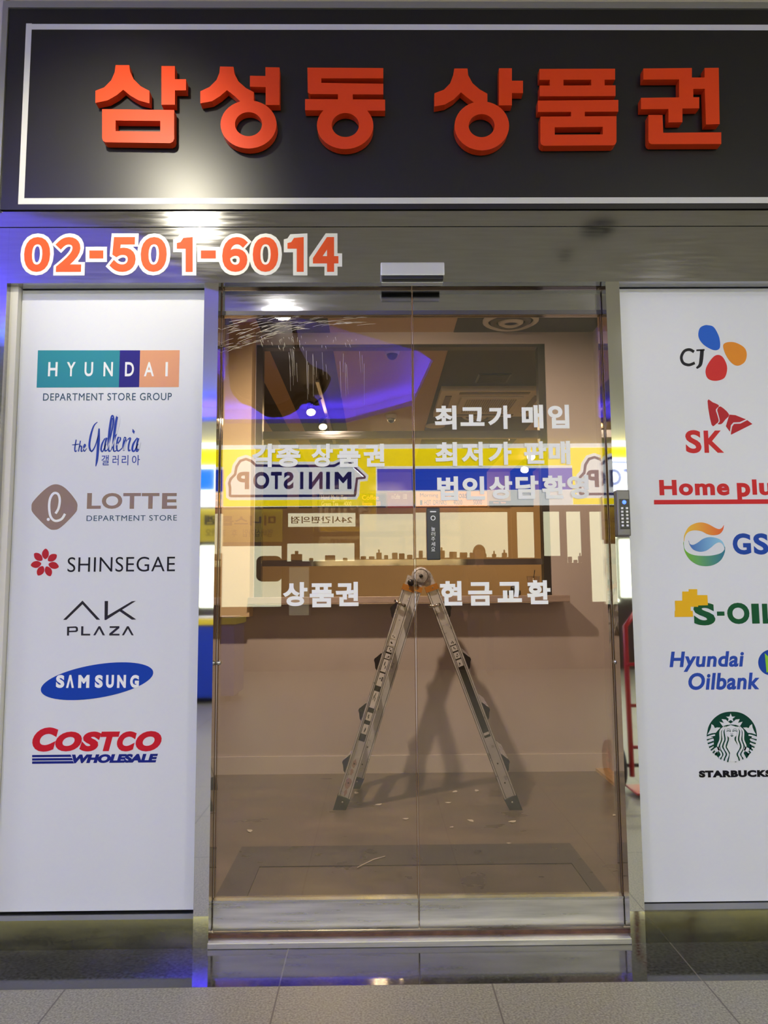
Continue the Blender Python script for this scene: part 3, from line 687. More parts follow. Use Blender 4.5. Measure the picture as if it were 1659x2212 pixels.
def f(mb):
    top = smooth_pts(a7([(494, 440), (505, 350), (560, 250), (640, 200), (735, 182), (830, 205), (930, 258), (985, 275), (1025, 255), (1045, 222)]), 6)
    bot = smooth_pts(a7([(1050, 222), (1035, 290), (985, 345), (900, 360), (820, 345), (740, 305), (640, 292), (560, 315), (515, 370), (500, 440)]), 6)
    mb.pxpoly(top + bot, Y1, YP, 'swirl_orange')
    top = smooth_pts(a7([(562, 432), (580, 480), (625, 492), (690, 460), (760, 410), (850, 385), (960, 402), (1030, 450), (1066, 530)]), 6)
    bot = smooth_pts(a7([(1054, 530), (1030, 480), (985, 458), (930, 480), (870, 530), (800, 575), (715, 588), (630, 560), (580, 500), (560, 440)]), 6)
    mb.pxpoly(top + bot, Y1, YP, 'swirl_blue')
    top = smooth_pts(a7([(494, 440), (500, 530), (540, 590), (620, 630), (740, 645), (880, 640), (1000, 610), (1055, 560), (1054, 520)]), 6)
    bot = smooth_pts(a7([(1066, 520), (1060, 600), (1010, 700), (920, 765), (810, 788), (690, 770), (580, 700), (510, 590), (487, 470)]), 6)
    mb.pxpoly(top + bot, Y1, YP, 'swirl_green')
l = logo(RP, 'orange, blue and green swirl', f)
letters(l, 'bold blue capitals beside the swirl', [('G', (1583, 1152, 1622, 1198), INK['gsblue'], HV), ('S', (1628, 1152, 1660, 1198), INK['gsblue'], HV)])
def f(mb):
    mb.pxpoly(a7([(372, 1266), (474, 1264), (474, 1138), (562, 1138), (562, 1106), (680, 1106), (680, 1188), (820, 1188), (828, 1328), (692, 1332), (692, 1350), (590, 1350), (590, 1406), (618, 1406), (622, 1488), (370, 1490), (370, 1406), (377, 1406)]), Y2, YP, INK['gold'])
l = logo(RP, 'stepped golden cross shape over green lettering', f)
letters(l, 'heavy green capitals', [('S', (1498.5, 1302, 1545, 1351), INK['green'], dict(off=0.045)), ('-', (1549, 1321, 1565, 1330), INK['green']), ('O', (1571, 1302, 1619, 1348), INK['green'], dict(off=0.045)), ('I', (1624, 1304, 1640, 1347), INK['green']), ('L', (1647, 1304, 1676, 1347), INK['green'], dict(off=0.05))])
def f(mb):
    mb.text('Hyundai', (1446, 1407, 1608, 1451), Y1, INK['oil'], off=0.03, shear=0.16, thick=TH, space=1.06)
    mb.text('Oilbank', (1487, 1453, 1641, 1490), Y1, INK['oil'], off=0.03, shear=0.16, thick=TH, space=1.06)
l = logo(RP, 'slanted blue two-line wordmark with round badge', f)
mb = MB(); mb.pxpoly(ell(1666, 1431, 28, 28, 40), Y1, YP, INK['gsblue']); mb.pxpoly([(1652, 1411), (1682, 1440), (1656, 1453)], Y2, Y1, INK['lime']); tag(mb.build('emblem', l), 'round blue and green badge')
# green disc emblem
def f(mb):
    c = [(658, 690), (662, 640), (690, 520), (760, 410), (860, 330), (960, 293), (1068, 283), (1180, 293), (1280, 333), (1380, 415), (1450, 530), (1475, 640), (1478, 690)]
    top = smooth_pts(a8(c), 4)
    low = a8([(1400, 690), (1370, 740), (1385, 850), (1395, 880), (1320, 940), (1300, 960), (1370, 960), (1310, 1050), (1260, 960), (1240, 830), (1230, 560), (1050, 500), (890, 560), (905, 740), (905, 960), (860, 1050), (780, 960), (850, 960), (830, 940), (770, 880), (775, 760), (760, 700)])
    mb.pxpoly(top + low, Y1, YP, INK['forest'])
    for s_ in (1, -1):
        mx = lambda pts: a8([(1067 + s_ * (x - 1067), y) for x, y in pts])
        for k, (yy, xa, xb) in enumerate(((745, 660, 775), (805, 674, 770), (868, 695, 772), (915, 725, 778), (960, 758, 800), (995, 795, 830))):
            mb.stroke(mx([(xa, yy), ((xa + xb) / 2, yy - 12 - 3 * k), (xb, yy - 30 - 4 * k)]), 24 / 7.575, Y1, YP, INK['forest'], 4)
        for dx in (0, 58, 116):
            mb.stroke(mx([(1000 - dx, 1108 - dx * .38), (1012 - dx, 1050 - dx * .2), (1036 - dx, 980), (1005 - dx, 910), (978 - dx, 860), (990 - dx, 800), (1010 - dx * .95, 740), (1000 - dx * .95, 650), (985 - dx * .75, 590), (1000 - dx * .5, 530)]), 20 / 7.575, Y1 - 0.00005, YP, INK['forest'], 5)
l = logo(RP, 'round green emblem of a crowned long-haired figure', f)
mb = MB()
st = []
for k in range(10):
    r_ = 80 if k % 2 == 0 else 33; a = math.radians(-90 + 36 * k); st.append((1048 + r_ * math.cos(a), 388 + r_ * math.sin(a) * .95))
W_ = 'panel_white'
mb.pxpoly(a8(st), Y2, Y1, W_)
mb.pxpoly(a8([(918, 522), (865, 446), (936, 468), (900, 404), (970, 412), (1002, 445), (1048, 478), (1096, 445), (1130, 412), (1196, 404), (1168, 468), (1244, 446), (1200, 522), (1130, 498), (1060, 492), (985, 500)]), Y2, Y1, W_)
for s_ in (1, -1):
    mx = lambda pts: a8([(1067 + s_ * (x - 1067), y) for x, y in pts])
    mb.pxpoly(mx([(735, 486), (768, 508), (790, 552), (828, 540), (882, 545), (845, 580), (805, 628), (740, 635), (670, 658), (706, 595), (728, 540)]), Y2, Y1, W_)
    for dx in (30, 88, 140):
        mb.stroke(mx([(1000 - dx, 1090 - dx * .38), (1036 - dx, 980), (978 - dx, 860), (1010 - dx * .95, 740), (985 - dx * .75, 600), (1015 - dx * .5, 530)]), 26 / 7.575, Y2, Y1, W_, 5)
    mb.pxpoly(mx([(780, 885), (850, 850), (880, 905), (830, 940), (790, 930)]), Y2, Y1, W_)
    for k, (yy, xa, xb) in enumerate(((700, 668, 792), (770, 672, 770), (835, 690, 770))):
        mb.stroke(mx([(xa, yy), ((xa + xb) / 2, yy - 22), (xb, yy - 36)]), 24 / 7.575, Y2, Y1, W_, 4)
mb.pxpoly(a8([(1020, 748), (1112, 748), (1180, 860), (1130, 960), (1170, 1100), (1015, 1100), (1040, 960), (985, 860)]), Y2 + .0001, Y1, W_)
mb.pxpoly(smooth_pts(a8([(1062, 508), (1120, 530), (1150, 590), (1140, 670), (1100, 715), (1068, 730), (1035, 715), (990, 670), (976, 590), (1005, 530)]), 4, True), Y3 + 0.0002, Y1, W_)
tag(mb.build('emblem', l), 'white crown, star, hair and face')
mb = MB()
for s_ in (1, -1):
    mx = lambda pts: a8([(1064 + s_ * (x - 1064), y) for x, y in pts])
    mb.stroke(mx([(980, 604), (1010, 594), (1042, 604)]), 12 / 7.575, Y3, Y1, INK['forest'], 3); mb.stroke(mx([(982, 574), (1012, 564), (1042, 580), (1046, 618)]), 7 / 7.575, Y3, Y1, INK['forest'], 3)
mb.stroke(a8([(1044, 646), (1066, 652), (1088, 646)]), 8 / 7.575, Y3, Y1, INK['forest'], 3); mb.pxpoly(a8([(1036, 674), (1068, 668), (1100, 674), (1068, 694)]), Y3, Y1, INK['forest'])
mb.build('facial_lines', l)
letters(l, 'heavy black capitals under the disc', [('STARBUCKS', (1510, 1664, 1667, 1679), INK['black'], dict(off=0.07, space=1.16))])

# ================================================================== SLIDING DOORS
YD = 0.06
def leaf(n, x0, x1, label):
    mb = MB()
    mb.box((x0, YD, 2.252), (x1, YD + 0.035, 2.349), 'steel', 0.002)
    top = tag(mb.build('door_%d' % n), label, 'door', kind='structure')
    mb = MB(); mb.box((x0, YD - 0.004, 2.2515), (x1, YD, 2.268), 'dark_steel'); mb.build('rail_lip', top)
    mb = MB(); mb.box((x0 + 0.002, YD + 0.010, 0.131), (x1 - 0.002, YD + 0.020, 2.252), 'bronze_glass'); mb.build('glass_pane', top)
    mb = MB(); mb.box((x0, YD, 0.030), (x1, YD + 0.035, 0.128), 'worn_steel', 0.002); mb.box((x0, YD - 0.003, 0.125), (x1, YD + 0.036, 0.132), 'chrome'); mb.build('bottom_rail', top)
    return top
d1 = leaf(1, -0.577, 0.1425, 'left sliding leaf of the bronze glass door')
d2 = leaf(2, 0.1470, 0.866, 'right sliding leaf of the bronze glass door')
for d, xs in ((d1, (-0.577, 0.1405)), (d2, (0.147, 0.864))):
    for i, x in enumerate(xs):
        mb = MB(); mb.box((x, YD + 0.0095, 0.131), (x + 0.002, YD + 0.0205, 2.252), 'bronze_edge'); mb.build('glass_edge', d)
YG = YD + 0.0085
def door_text(parent, label, specs):
    for c, a, b, y0, y1 in specs:
        mb = MB(); mb.text(c, (a, y0, b, y1), YG, 'decal_white', off=0.040, thick=0.0012); mb.build('letter', parent)
def b1(ox, oy, k, lst): return [(c, ox + a / k, ox + b / k, oy + y0 / k, oy + y1 / k) for c, a, b, y0, y1 in lst]
k_ = 3.318
door_text(d1, 'white hangul line across the mirrored yellow sign', b1(420, 920, k_, [('각', 412, 578, 128, 297), ('종', 588, 760, 136, 294), ('상', 838, 992, 128, 293), ('품', 1024, 1190, 136, 296), ('권', 1212, 1362, 128, 292)]))
door_text(d1, 'white three-syllable hangul line at counter height', b1(420, 920, k_, [('상', 634, 810, 1120, 1292), ('품', 826, 998, 1128, 1300), ('권', 1012, 1176, 1118, 1292)]))
door_text(d2, 'topmost white hangul line', b1(880, 600, k_, [('최', 196, 352, 916, 1088), ('고', 380, 552, 928, 1062), ('가', 578, 742, 916, 1084), ('매', 820, 974, 910, 1080), ('입', 1008, 1160, 910, 1080)]))
door_text(d2, 'second white hangul line from the top', b1(880, 920, k_, [('최', 200, 356, 116, 288), ('저', 388, 540, 114, 286), ('가', 580, 746, 114, 280), ('판', 836, 996, 110, 272), ('매', 1014, 1168, 108, 276)]))
door_text(d2, 'third white hangul line, the longest', b1(880, 920, k_, [('법', 214, 364, 362, 534), ('인', 396, 556, 362, 530), ('상', 586, 752, 358, 524), ('담', 776, 940, 356, 524), ('환', 966, 1134, 356, 522), ('영', 1146, 1300, 352, 522)]))
door_text(d2, 'white four-syllable hangul line at counter height', b1(880, 920, k_, [('현', 234, 392, 1112, 1288), ('금', 436, 608, 1120, 1288), ('교', 646, 820, 1118, 1264), ('환', 858, 1026, 1106, 1278)]))
# touch bar
mb = MB(); xa, za = P(922, 1210, YG); xb, zb = P(949, 1098, YG)
mb.box((xa, YD - 0.012, za), (xb, YG, zb), 'black_plastic', 0.003)
tb = tag(mb.build('touch_switch', d2), 'slim black push-to-open bar')
mb = MB(); yt = YD - 0.0126
for i, c in enumerate('눌러주세요'): mb.text(c, (931.5, 1138 + i * 10.9, 940, 1147 + i * 10.9), yt, 'decal_white', thick=0.0005)
mb.stroke(ell(935.5, 1119, 4.5, 4.5, 16), 1.6, yt, yt + .0005, 'decal_white', 1, True); mb.pxpoly([(929, 1104), (942, 1104), (942, 1106.5), (929, 1106.5)], yt, yt + .0005, 'decal_white')
mb.build('lettering', tb)
# small lock pulls on the outer glass edges
for d, q in ((d1, (465, 1432)), (d2, (1334, 1430))):
    x, z = P(*q, YD); mb = MB(); mb.lathe([(0.001, -0.008), (0.008, -0.007), (0.009, 0), (0.009, 0.012)], 'chrome', (x + (0.012 if d is d1 else -0.006), YD, z), 'Y', 14); mb.build('lock_knob', d)
# dried adhesive and scrape marks on the upper left glass
mb = MB()
for i in range(150):
    u = random.random(); ax = 478 + u * 300; base = 765 - 62 * math.sin(min(1, u * 1.1) * 1.7)
    y = base - random.random() ** 1.6 * 75
    if y < 684: continue
    ln = random.uniform(8, 46); sl = random.uniform(-0.5, -0.1) * (1 - u * .8)
    mb.stroke([(ax, y), (ax + ln / 2, y + sl * ln / 2 - 1.0), (ax + ln, y + sl * ln)], [0.3, random.uniform(.5, 1.1), 0.2], YG, YG + .0006, 'smear', 3)
for i in range(42):
    ax = random.uniform(560, 770); y = 745 + random.uniform(-18, 8) - (ax - 560) * .03; ln = random.uniform(3, 9)
    mb.stroke([(ax, y), (ax + random.uniform(-1, 3), y + ln)], [1.1, 0.3], YG, YG + .0006, 'smear', 1)
for i in range(22):
    ax = random.uniform(620, 790); y = random.uniform(752, 790); ln = random.uniform(20, 90)
    mb.stroke([(ax, y), (ax + random.uniform(-1, 4), y + ln)], [0.5, 0.2], YG, YG + .0006, 'smear', 1)
tag(mb.build('scrape_marks', d1), 'pale scrape and glue marks', kind='stuff')

# ------------------------------------------------------------------ door sensor on the header
t = empty('door_sensor', (0.09, 0, 2.36), 'silver motion sensor box above the glass doors', 'sensor')
xa, za = P(822, 603, -0.05); xb, zb = P(960, 567, -0.05)
mb = MB(); mb.box((xa, -0.055, za + 0.012), (xb, 0.0, zb), 'sensor_silver', 0.005); mb.build('housing', t)
mb = MB(); mb.box((xa + 0.004, -0.053, za - 0.002), (xb - 0.004, -0.001, za + 0.014), 'black_plastic', 0.004); mb.build('lens', t)
mb = MB(); mb.box((xa + 0.004, -0.03, za - 0.006), (xb - 0.004, -0.001, za), 'sensor_silver', 0.002); mb.build('base_plate', t)

# ------------------------------------------------------------------ keypad lock on the right post
xa, za = P(1335, 1158, -0.03); xb, zb = P(1360, 1058, -0.03)
t = empty('keypad_lock', ((xa + xb) / 2, 0, za), 'grey door lock with lit black keypad on the right steel post', 'door lock')
mb = MB(); mb.box((xa, -0.03, za), (xb, 0.0, zb), 'grey_plastic', 0.005); mb.build('housing', t)
def KP(u, v): return (xa + u * (xb - xa), za + (1 - v) * (zb - za))
mb = MB(); p = KP(0.2, 0.20); q = KP(0.9, 0.85); mb.box((p[0], -0.032, q[1]), (q[0], -0.029, p[1]), 'black_plastic', 0.001); mb.build('keypad_plate', t)
mb = MB(); p = KP(0.55, 0.27); mb.lathe([(0.001, -0.0345), (0.006, -0.034), (0.0075, -0.032)], 'blue_led', (p[0], 0, p[1]), 'Y', 14); mb.build('camera_light', t)
for r_ in range(6):
    for c_ in range(2):
        p = KP(0.37 + 0.36 * c_, 0.40 + 0.075 * r_); mb = MB(); mb.box((p[0] - .0042, -0.0335, p[1] - .0036), (p[0] + .0042, -0.0318, p[1] + .0036), 'key_white', 0.0008); mb.build('button', t)

# ================================================================== INSIDE THE SHOP
onebox('floor.001', (-2.4, 0.16, -0.1), (2.75, 9.1, 0.0), 'shop_floor', 'dusty brown floor inside the empty shop', 'floor')
XRI = 1.56
mb = MB(); X0o, X1o, Z0o, Z1o, YW = -0.838, 1.215, 1.172, 2.962, 2.55
mb.box((-2.4, YW, 0), (X0o, YW + .14, ZI), 'wall_tan'); mb.box((X1o, YW, 0), (2.75, YW + .14, ZI), 'wall_tan')
mb.box((X0o, YW, 0), (X1o, YW + .14, Z0o - .045), 'wall_tan'); mb.box((X0o, YW, Z1o), (X1o, YW + .14, ZI), 'wall_tan')
struct(mb, 'wall_back', 'tan counter wall with a wide serving opening across the shop', 'wall')
onebox('baseboard_back', (-2.4, YW - 0.012, 0), (XRI, YW, 0.115), 'base_white', 'pale baseboard at the foot of the counter wall', 'baseboard')
onebox('wall_inner_right', (XRI, 0.16, 0), (XRI + .1, YW, ZI), 'wall_tan', 'right side wall inside the shop', 'wall')
onebox('wall_inner_left', (-2.5, 0.16, 0), (-2.4, 9.1, ZI), 'wall_tan', 'left side wall inside the shop', 'wall')
onebox('wall_kitchen_right', (2.7, YW + .14, 0), (2.8, 9.1, ZI), 'wall_cream', 'right side wall of the rear kitchen', 'wall')
onebox('baseboard_right', (XRI - 0.09, 0.5, 0), (XRI, YW - 0.012, 0.02), 'wood', 'light wooden strip on the floor along the right wall', 'wood strip')
onebox('wall_pier', (-1.6, YW - 0.16, 1.05), (-0.842, YW, ZI), 'wall_cream', 'cream wall pier at the left of the serving opening', 'wall')
mb = MB(); mb.box((-2.5, 0.16, ZI), (2.8, 9.1, ZI + .1), 'ceil_tan')
for x0, x1 in ((-2.4, -1.35), (-1.17, -0.97), (-0.80, -0.315), (0.565, 1.72), (2.08, 2.43)):
    mb.box((x0, 0.16, ZI - 0.003), (x1, 9.0, ZI + 0.001), 'ceil_dark')
struct(mb, 'ceiling.001', 'shop ceiling painted in tan and dark stripes', 'ceiling')
mb = MB(); mb.box((-2.5, 8.95, 0), (2.8, 9.1, ZI), 'wall_cream')
for x0, x1 in ((-2.4, -1.35), (-1.17, -0.97), (-0.80, -0.315), (0.565, 1.72), (2.08, 2.43)):
    mb.box((x0, 8.945, 2.5), (x1, 8.955, ZI - .003), 'ceil_dark')
struct(mb, 'wall_rear', 'rear kitchen wall continuing the ceiling stripes above the menu boards', 'wall')
# ledge
mb = MB(); mb.box((-0.845, 2.34, 1.134), (1.285, 2.56, 1.178), 'ledge', 0.004)
tag(mb.build('counter_ledge'), 'narrow brown serving ledge under the wall opening', 'ledge')
# window frame in the opening
mb = MB()
mb.box((X0o, 2.56, Z0o), (X0o + 0.045, 2.64, Z1o), 'dark_steel'); mb.box((X1o - 0.05, 2.56, Z0o), (X1o, 2.64, Z1o), 'dark_steel'); mb.box((X0o, 2.56, Z1o - .02), (X1o, 2.64, Z1o), 'dark_steel')
wn = struct(mb, 'window_1', 'steel framed serving window behind the ladder', 'window')
za = P(800, 947, 2.58)[1]; zb = P(800, 931, 2.58)[1]
mb = MB(); mb.box((X0o + .045, 2.58, za), (X1o - .05, 2.62, zb), 'steel'); mb.build('transom', wn)
za2 = P(800, 1222, 2.58)[1]; zb2 = P(800, 1209, 2.58)[1]
mb = MB(); mb.box((X0o + .045, 2.58, za2), (X1o - .05, 2.62, zb2), 'steel'); mb.build('cross_rail', wn)
for a, b in ((X0o + .045, 0.95), (0.955, X1o - .05)):
    mb = MB(); mb.box((a, 2.597, zb2), (b, 2.603, za), 'clear_glass'); mb.build('pane', wn)
x = P(665, 938, 2.575)[0]
# floor mat well by the door
t = empty('entrance_mat', (0.13, 0.6, 0), 'dark stone entrance mat let into the floor inside the door', 'mat')
mb = MB(); mb.prism([[(-0.645, 0.17), (0.92, 0.17), (0.92, 1.04), (-0.645, 1.04)], [(-0.52, 0.175), (-0.52, 0.77), (0.86, 0.77), (0.86, 0.175)]], lambda x, y: (x, y, 0.006), lambda x, y: (x, y, -0.01), 'mat_stone'); mb.build('mat_border', t)
mb = MB(); mb.box((-0.518, 0.178, -0.01), (0.858, 0.768, 0.003), 'mat_inner'); mb.build('mat_field', t)
# scraps on the floor
scr = [((818, 1739), 'white paper scrap on the floor right of the left ladder foot'), ((770, 1714), 'pale scrap between the left ladder foot and the rear leg'), ((876, 1770), 'paper scrap just left of the door seam'), ((1018, 1774), 'paper scrap in front of the right half of the ladder'), ((1100, 1823), 'largest white scrap, at the far edge of the entrance mat'), ((976, 1788), 'thin pale sliver on the floor right of the door seam'), ((1107, 1776), 'thin scrap beside the right ladder foot'), ((1030, 1709), 'scrap near the foot of the counter wall'), ((983, 1711), 'pale scrap left of the one by the counter wall'), ((1327, 1762), 'tiny scrap by the right side wall'), ((540, 1796), 'white scrap on the floor at far left'), ((968, 1735), 'small sliver under the ladder')]
for i, (q, lb) in enumerate(scr):
    x, y = F(*q); a = random.uniform(0, 3.1); s_ = random.uniform(.012, .026)
    mb = MB(); mb.prism([[(x + s_ * math.cos(a + b) * k, y + s_ * math.sin(a + b) * k * 1.2) for b, k in ((0, 1.0), (1.4, .5), (2.6, .9), (4.2, .55), (5.2, .6))]], lambda u, v: (u, v, 0.004 if v > 1.05 or v < .1 else 0.009), lambda u, v: (u, v, 0.0025 if v > 1.05 else 0.0065), 'paper')
    tag(mb.build('paper_scrap'), lb, 'paper scrap', 'paper scraps on the shop floor')
q0, q1 = F(772, 1876, .004), F(832, 1852, .004)
mb = MB(); mb.tube([(q0[0], q0[1], .0085), ((q0[0] + q1[0]) / 2 + .01, (q0[1] + q1[1]) / 2 + .03, .0085), (q1[0], q1[1], .0085)], 0.0022, 'paper', 6)
tag(mb.build('cable_tie'), 'thin white strand lying curved across the entrance mat', 'strand')

# ceiling fittings
t = empty('ceiling_air_conditioner', (1.1, 4.5, ZI), 'square cassette air conditioner in the dark ceiling stripe', 'air conditioner')
ax0, ax1, ay0, ay1 = 0.60, 1.58, 3.98, 5.0
mb = MB(); mb.prism([[(ax0, ay0), (ax1, ay0), (ax1, ay1), (ax0, ay1)]], lambda x, y: (x, y, ZI - .05), lambda x, y: (x, y, ZI - .004), 'white_plastic'); mb.build('panel', t)
mb = MB(); mb.box((ax0 + .2, ay0 + .2, ZI - .065), (ax1 - .2, ay1 - .2, ZI - .05), 'white_plastic', .01); g_ = mb.build('centre_cover', t)
mb = MB()
for i in range(22): mb.box((ax0 + .26 + i * .0215, ay0 + .26, ZI - .068), (ax0 + .26 + i * .0215 + .012, ay1 - .26, ZI - .064), 'grey_plastic')
mb.build('grille', t)
for a, b in (((ax0 + .17, ay0 + .05), (ax1 - .17, ay0 + .11)), ((ax0 + .17, ay1 - .11), (ax1 - .17, ay1 - .05)), ((ax0 + .05, ay0 + .17), (ax0 + .11, ay1 - .17)), ((ax1 - .11, ay0 + .17), (ax1 - .05, ay1 - .17))):
    mb = MB(); mb.box((*a, ZI - .055), (*b, ZI - .049), 'black_plastic', .002); mb.build('air_slot', t)
def round_diffuser(q, r, z, lb):
    x, y = F(*q, z); y += 0; t = empty('ceiling_diffuser', (x, y, ZI), lb, 'vent')
    for i, k in enumerate((1.0, .72, .45)):
        mb = MB(); mb.lathe([(r * k, -.002 - i * .006), (r * k, -.014 - i * .006), (r * (k - .16), -.03 - i * .006), (r * (k - .2), -.012 - i * .006)], 'grey_plastic' if i == 1 else 'white_plastic', (x, y, ZI), cap=False); mb.build('ring', t)
round_diffuser((1103, 690), 0.19, ZI, 'round ring diffuser on the dark ceiling above the right door leaf')
round_diffuser((1035, 897), 0.18, ZI, 'round ring diffuser behind the cassette air conditioner')
x, y = F(1065, 815, ZI); t = empty('air_vent', (x, y, ZI), 'square dark grille vent in front of the cassette air conditioner', 'vent')
mb = MB(); mb.box((x - .14, y - .13, ZI - .012), (x + .14, y + .13, ZI - .003), 'black_plastic'); mb.build('vent_back', t)
mb = MB()
for i in range(9): mb.box((x - .125, y - .115 + i * .0275, ZI - .02), (x + .125, y - .105 + i * .0275, ZI - .012), 'dark_steel')
mb.build('slats', t)
x, y = F(940, 918, ZI); mb = MB(); mb.lathe([(.11, -.003), (.11, -.016), (.07, -.022), (.001, -.022)], 'white_plastic', (x, y, ZI)); tag(mb.build('smoke_detector'), 'flat round detector on the ceiling behind the air conditioner', 'detector')
def dome(q, lb):
    x, y = F(*q, ZI); t = empty('security_camera', (x, y, ZI), lb, 'camera', 'dome cameras on the shop ceiling')
    mb = MB(); mb.lathe([(.058, -.002), (.06, -.02), (.054, -.045), (.044, -.05)], 'white_plastic', (x, y, ZI)); mb.build('base', t)
    mb = MB(); mb.lathe([(.044, -.048)] + [(.042 * math.cos(a), -.05 - .042 * math.sin(a)) for a in [math.radians(10 * i) for i in range(1, 9)]] + [(.001, -.092)], 'black_plastic', (x, y, ZI), seg=20); mb.build('dome', t)
dome((847, 752), 'near white dome camera on the wide tan ceiling stripe')
dome((845, 895), 'far white dome camera, close above the window transom')
# spot lamp seen at the top of the left leaf, and the hanging track with two heads
def lamp_head(parent, pos, aim, r=0.045):
    d = (Vector(aim) - Vector(pos)).normalized(); p = Vector(pos) - d * 0.015
    mb = MB(); mb.tube([p - d * .12, p - d * .11, p - d * .02, p], [r * .5, r * .8, r, r], 'black_plastic', 16); mb.build('lamp_housing', parent)
    mb = MB(); mb.tube([p + d * .001, p + d * .004], r * .9, 'lamp_glow', 16); mb.build('bulb', parent)
t = empty('spotlight', (KEY[0], KEY[1], ZI), 'warm spotlight on the shop ceiling just inside the left door leaf', 'light')
mb = MB(); mb.lathe([(.05, -.001), (.05, -.03), (.01, -.032), (.01, -.08)], 'black_plastic', (KEY[0], KEY[1] - .06, ZI)); mb.build('mount', t)
lamp_head(t, KEY, (0.15, 2.5, 0.75))
t = empty('track_light', (-0.47, 5.0, ZI), 'hanging lighting track with two warm spot heads', 'light')
mb = MB(); mb.box((-0.50, 3.6, ZI - .07), (-0.47, 6.3, ZI - .04), 'trim_silver'); mb.build('track', t)
for yy in (3.75, 6.0):
    mb = MB(); mb.tube([(-0.485, yy, ZI - .002), (-0.485, yy, ZI - .05)], .006, 'black_plastic'); mb.build('hanger', t)
for p_ in INNER_SPOTS:
    mb = MB(); mb.tube([(-0.485, p_[1] - .05, ZI - .06), (p_[0], p_[1] - .05, p_[2] + .05)], .009, 'black_plastic'); mb.build('stem', t)
    lamp_head(t, p_, (p_[0] + .2, p_[1] - 1.0, 1.4))
t = empty('kitchen_track_light', (1.85, 7.7, ZI), 'pair of warm bulbs hanging at the right rear of the kitchen', 'light')
for p_ in BACK_SPOTS:
    mb = MB(); mb.tube([(p_[0], p_[1] - .05, ZI - .004), (p_[0], p_[1] - .05, p_[2] + .06)], .008, 'black_plastic'); mb.build('stem', t)
    lamp_head(t, p_, (p_[0] - .3, p_[1] - 1.0, 1.9), .06)
x, z = P(837, 938, 6.2)  # glowing box put in to imitate the green reflection on the transom
t = empty('glint_box', (x, 6.2, z - .05), 'small green glowing box added for the green reflection on the transom', 'sign')
mb = MB(); mb.box((x - .13, 6.2, z - .035), (x + .13, 6.25, z + .035), 'green_glint', .004); mb.build('lit_face', t)
mb = MB(); mb.tube([(x, 6.23, z + .035), (x, 6.23, ZI - .003)], .006, 'black_plastic'); mb.build('hanger', t)
# menu boards on the rear wall
YM = 8.9
def menu(q0, q1, body, m, tm, lb, two=None):
    xa, za = P(q0[0], q1[1], YM); xb, zb = P(q1[0], q0[1], YM)
    t = empty('menu_board', ((xa + xb) / 2, YM, za), lb, 'menu', 'menu boards on the rear wall')
    mb = MB(); mb.box((xa, YM, za), (xb, YM + .04, zb), m); mb.build('board', t)
    h = zb - za
    words(t, body, (xa + .06, za + h * .55, xa + (xb - xa) * .75, zb - h * .12), YM - .004, tm)
    if two: words(t, two, (xa + .06, za + h * .1, xb - .08, za + h * .42), YM - .004, tm)
menu((686, 1066), (770, 1096), 'Hand Made Tea', 'menu_black', 'menu_white', 'black menu board headed in white, left end of the row', 'Green Tea   4000')
menu((774, 1066), (833, 1096), 'Coffee', 'menu_black', 'menu_orange', 'black menu board headed in orange, second in the row', 'Americano   3500')
menu((837, 1063), (893, 1096), 'no-Coffee   3500', 'menu_red', 'menu_white', 'reddish menu board beside the door seam')
menu((899, 1061), (1052, 1094), 'Morning Set - toast', 'menu_orange', 'menu_black', 'wide orange menu board right of the door seam', '- HOT DRINKS   4000     5000')
menu((1058, 1082), (1104, 1094), 'hot tea', 'menu_black', 'menu_orange', 'small dark menu board at the right end of the row')
# things on the ledge
x, z = P(1153, 1287, 2.43); zt = 1.178
t = empty('coffee_cup', (x, 2.43, zt), 'clear plastic cup of iced coffee with straw on the ledge', 'cup')
mb = MB(); mb.lathe([(.030, .002), (.043, .125), (.046, .128), (.044, .120), (.029, .006)], 'cup', (x, 2.43, zt)); mb.build('cup_body', t)
mb = MB(); mb.lathe([(.001, .004), (.028, .004), (.038, .085), (.001, .085)], 'coffee', (x, 2.43, zt)); mb.build('coffee', t)
mb = MB(); mb.tube([(x - .01, 2.43, zt + .02), (x + .012, 2.435, zt + .17)], .003, 'black_plastic', 8); mb.build('straw', t)
x, z = P(1110, 1283, 2.43)
mb = MB(); mb.box((x - .045, 2.41, zt), (x + .045, 2.45, zt + .035), 'dark_steel', .01); mb.lathe([(.022, 0), (.022, .03), (.012, .034), (.001, .034)], 'dark_steel', (x + .0, 2.43, zt + .03)); tag(mb.build('tape_dispenser'), 'small dark tape dispenser on the ledge', 'tape dispenser')

# ================================================================== LADDER
foot_l, foot_r, hinge = F(735, 1748), F(1112, 1748), None
A0 = Vector((foot_l[0], foot_l[1], 0)); B0 = Vector((foot_r[0], foot_r[1], 0))
xm = P(908, 1240, 1.70); T0 = Vector((xm[0], (A0.y + B0.y) / 2, xm[1]))
lad = empty('folding_ladder', (T0.x, T0.y, 0), 'aluminium folding ladder standing open in an A behind the door', 'ladder')
ex = (B0 - A0).normalized(); ez = Vector((0, 0, 1)); ey = Vector((-ex.y, ex.x, 0))     # ey points away from the viewer
DEP = 0.47; OFFS = (ex * 0.052, ex * 0.012)            # the far frame stands a little to the right
_tl, _tr = P(892, 1240, T0.y), P(921, 1240, T0.y)
TOPS = (Vector((_tl[0], T0.y, _tl[1])), Vector((_tr[0], T0.y, _tr[1])))
SW, SD = 0.068, 0.026                   # stile face width and thickness
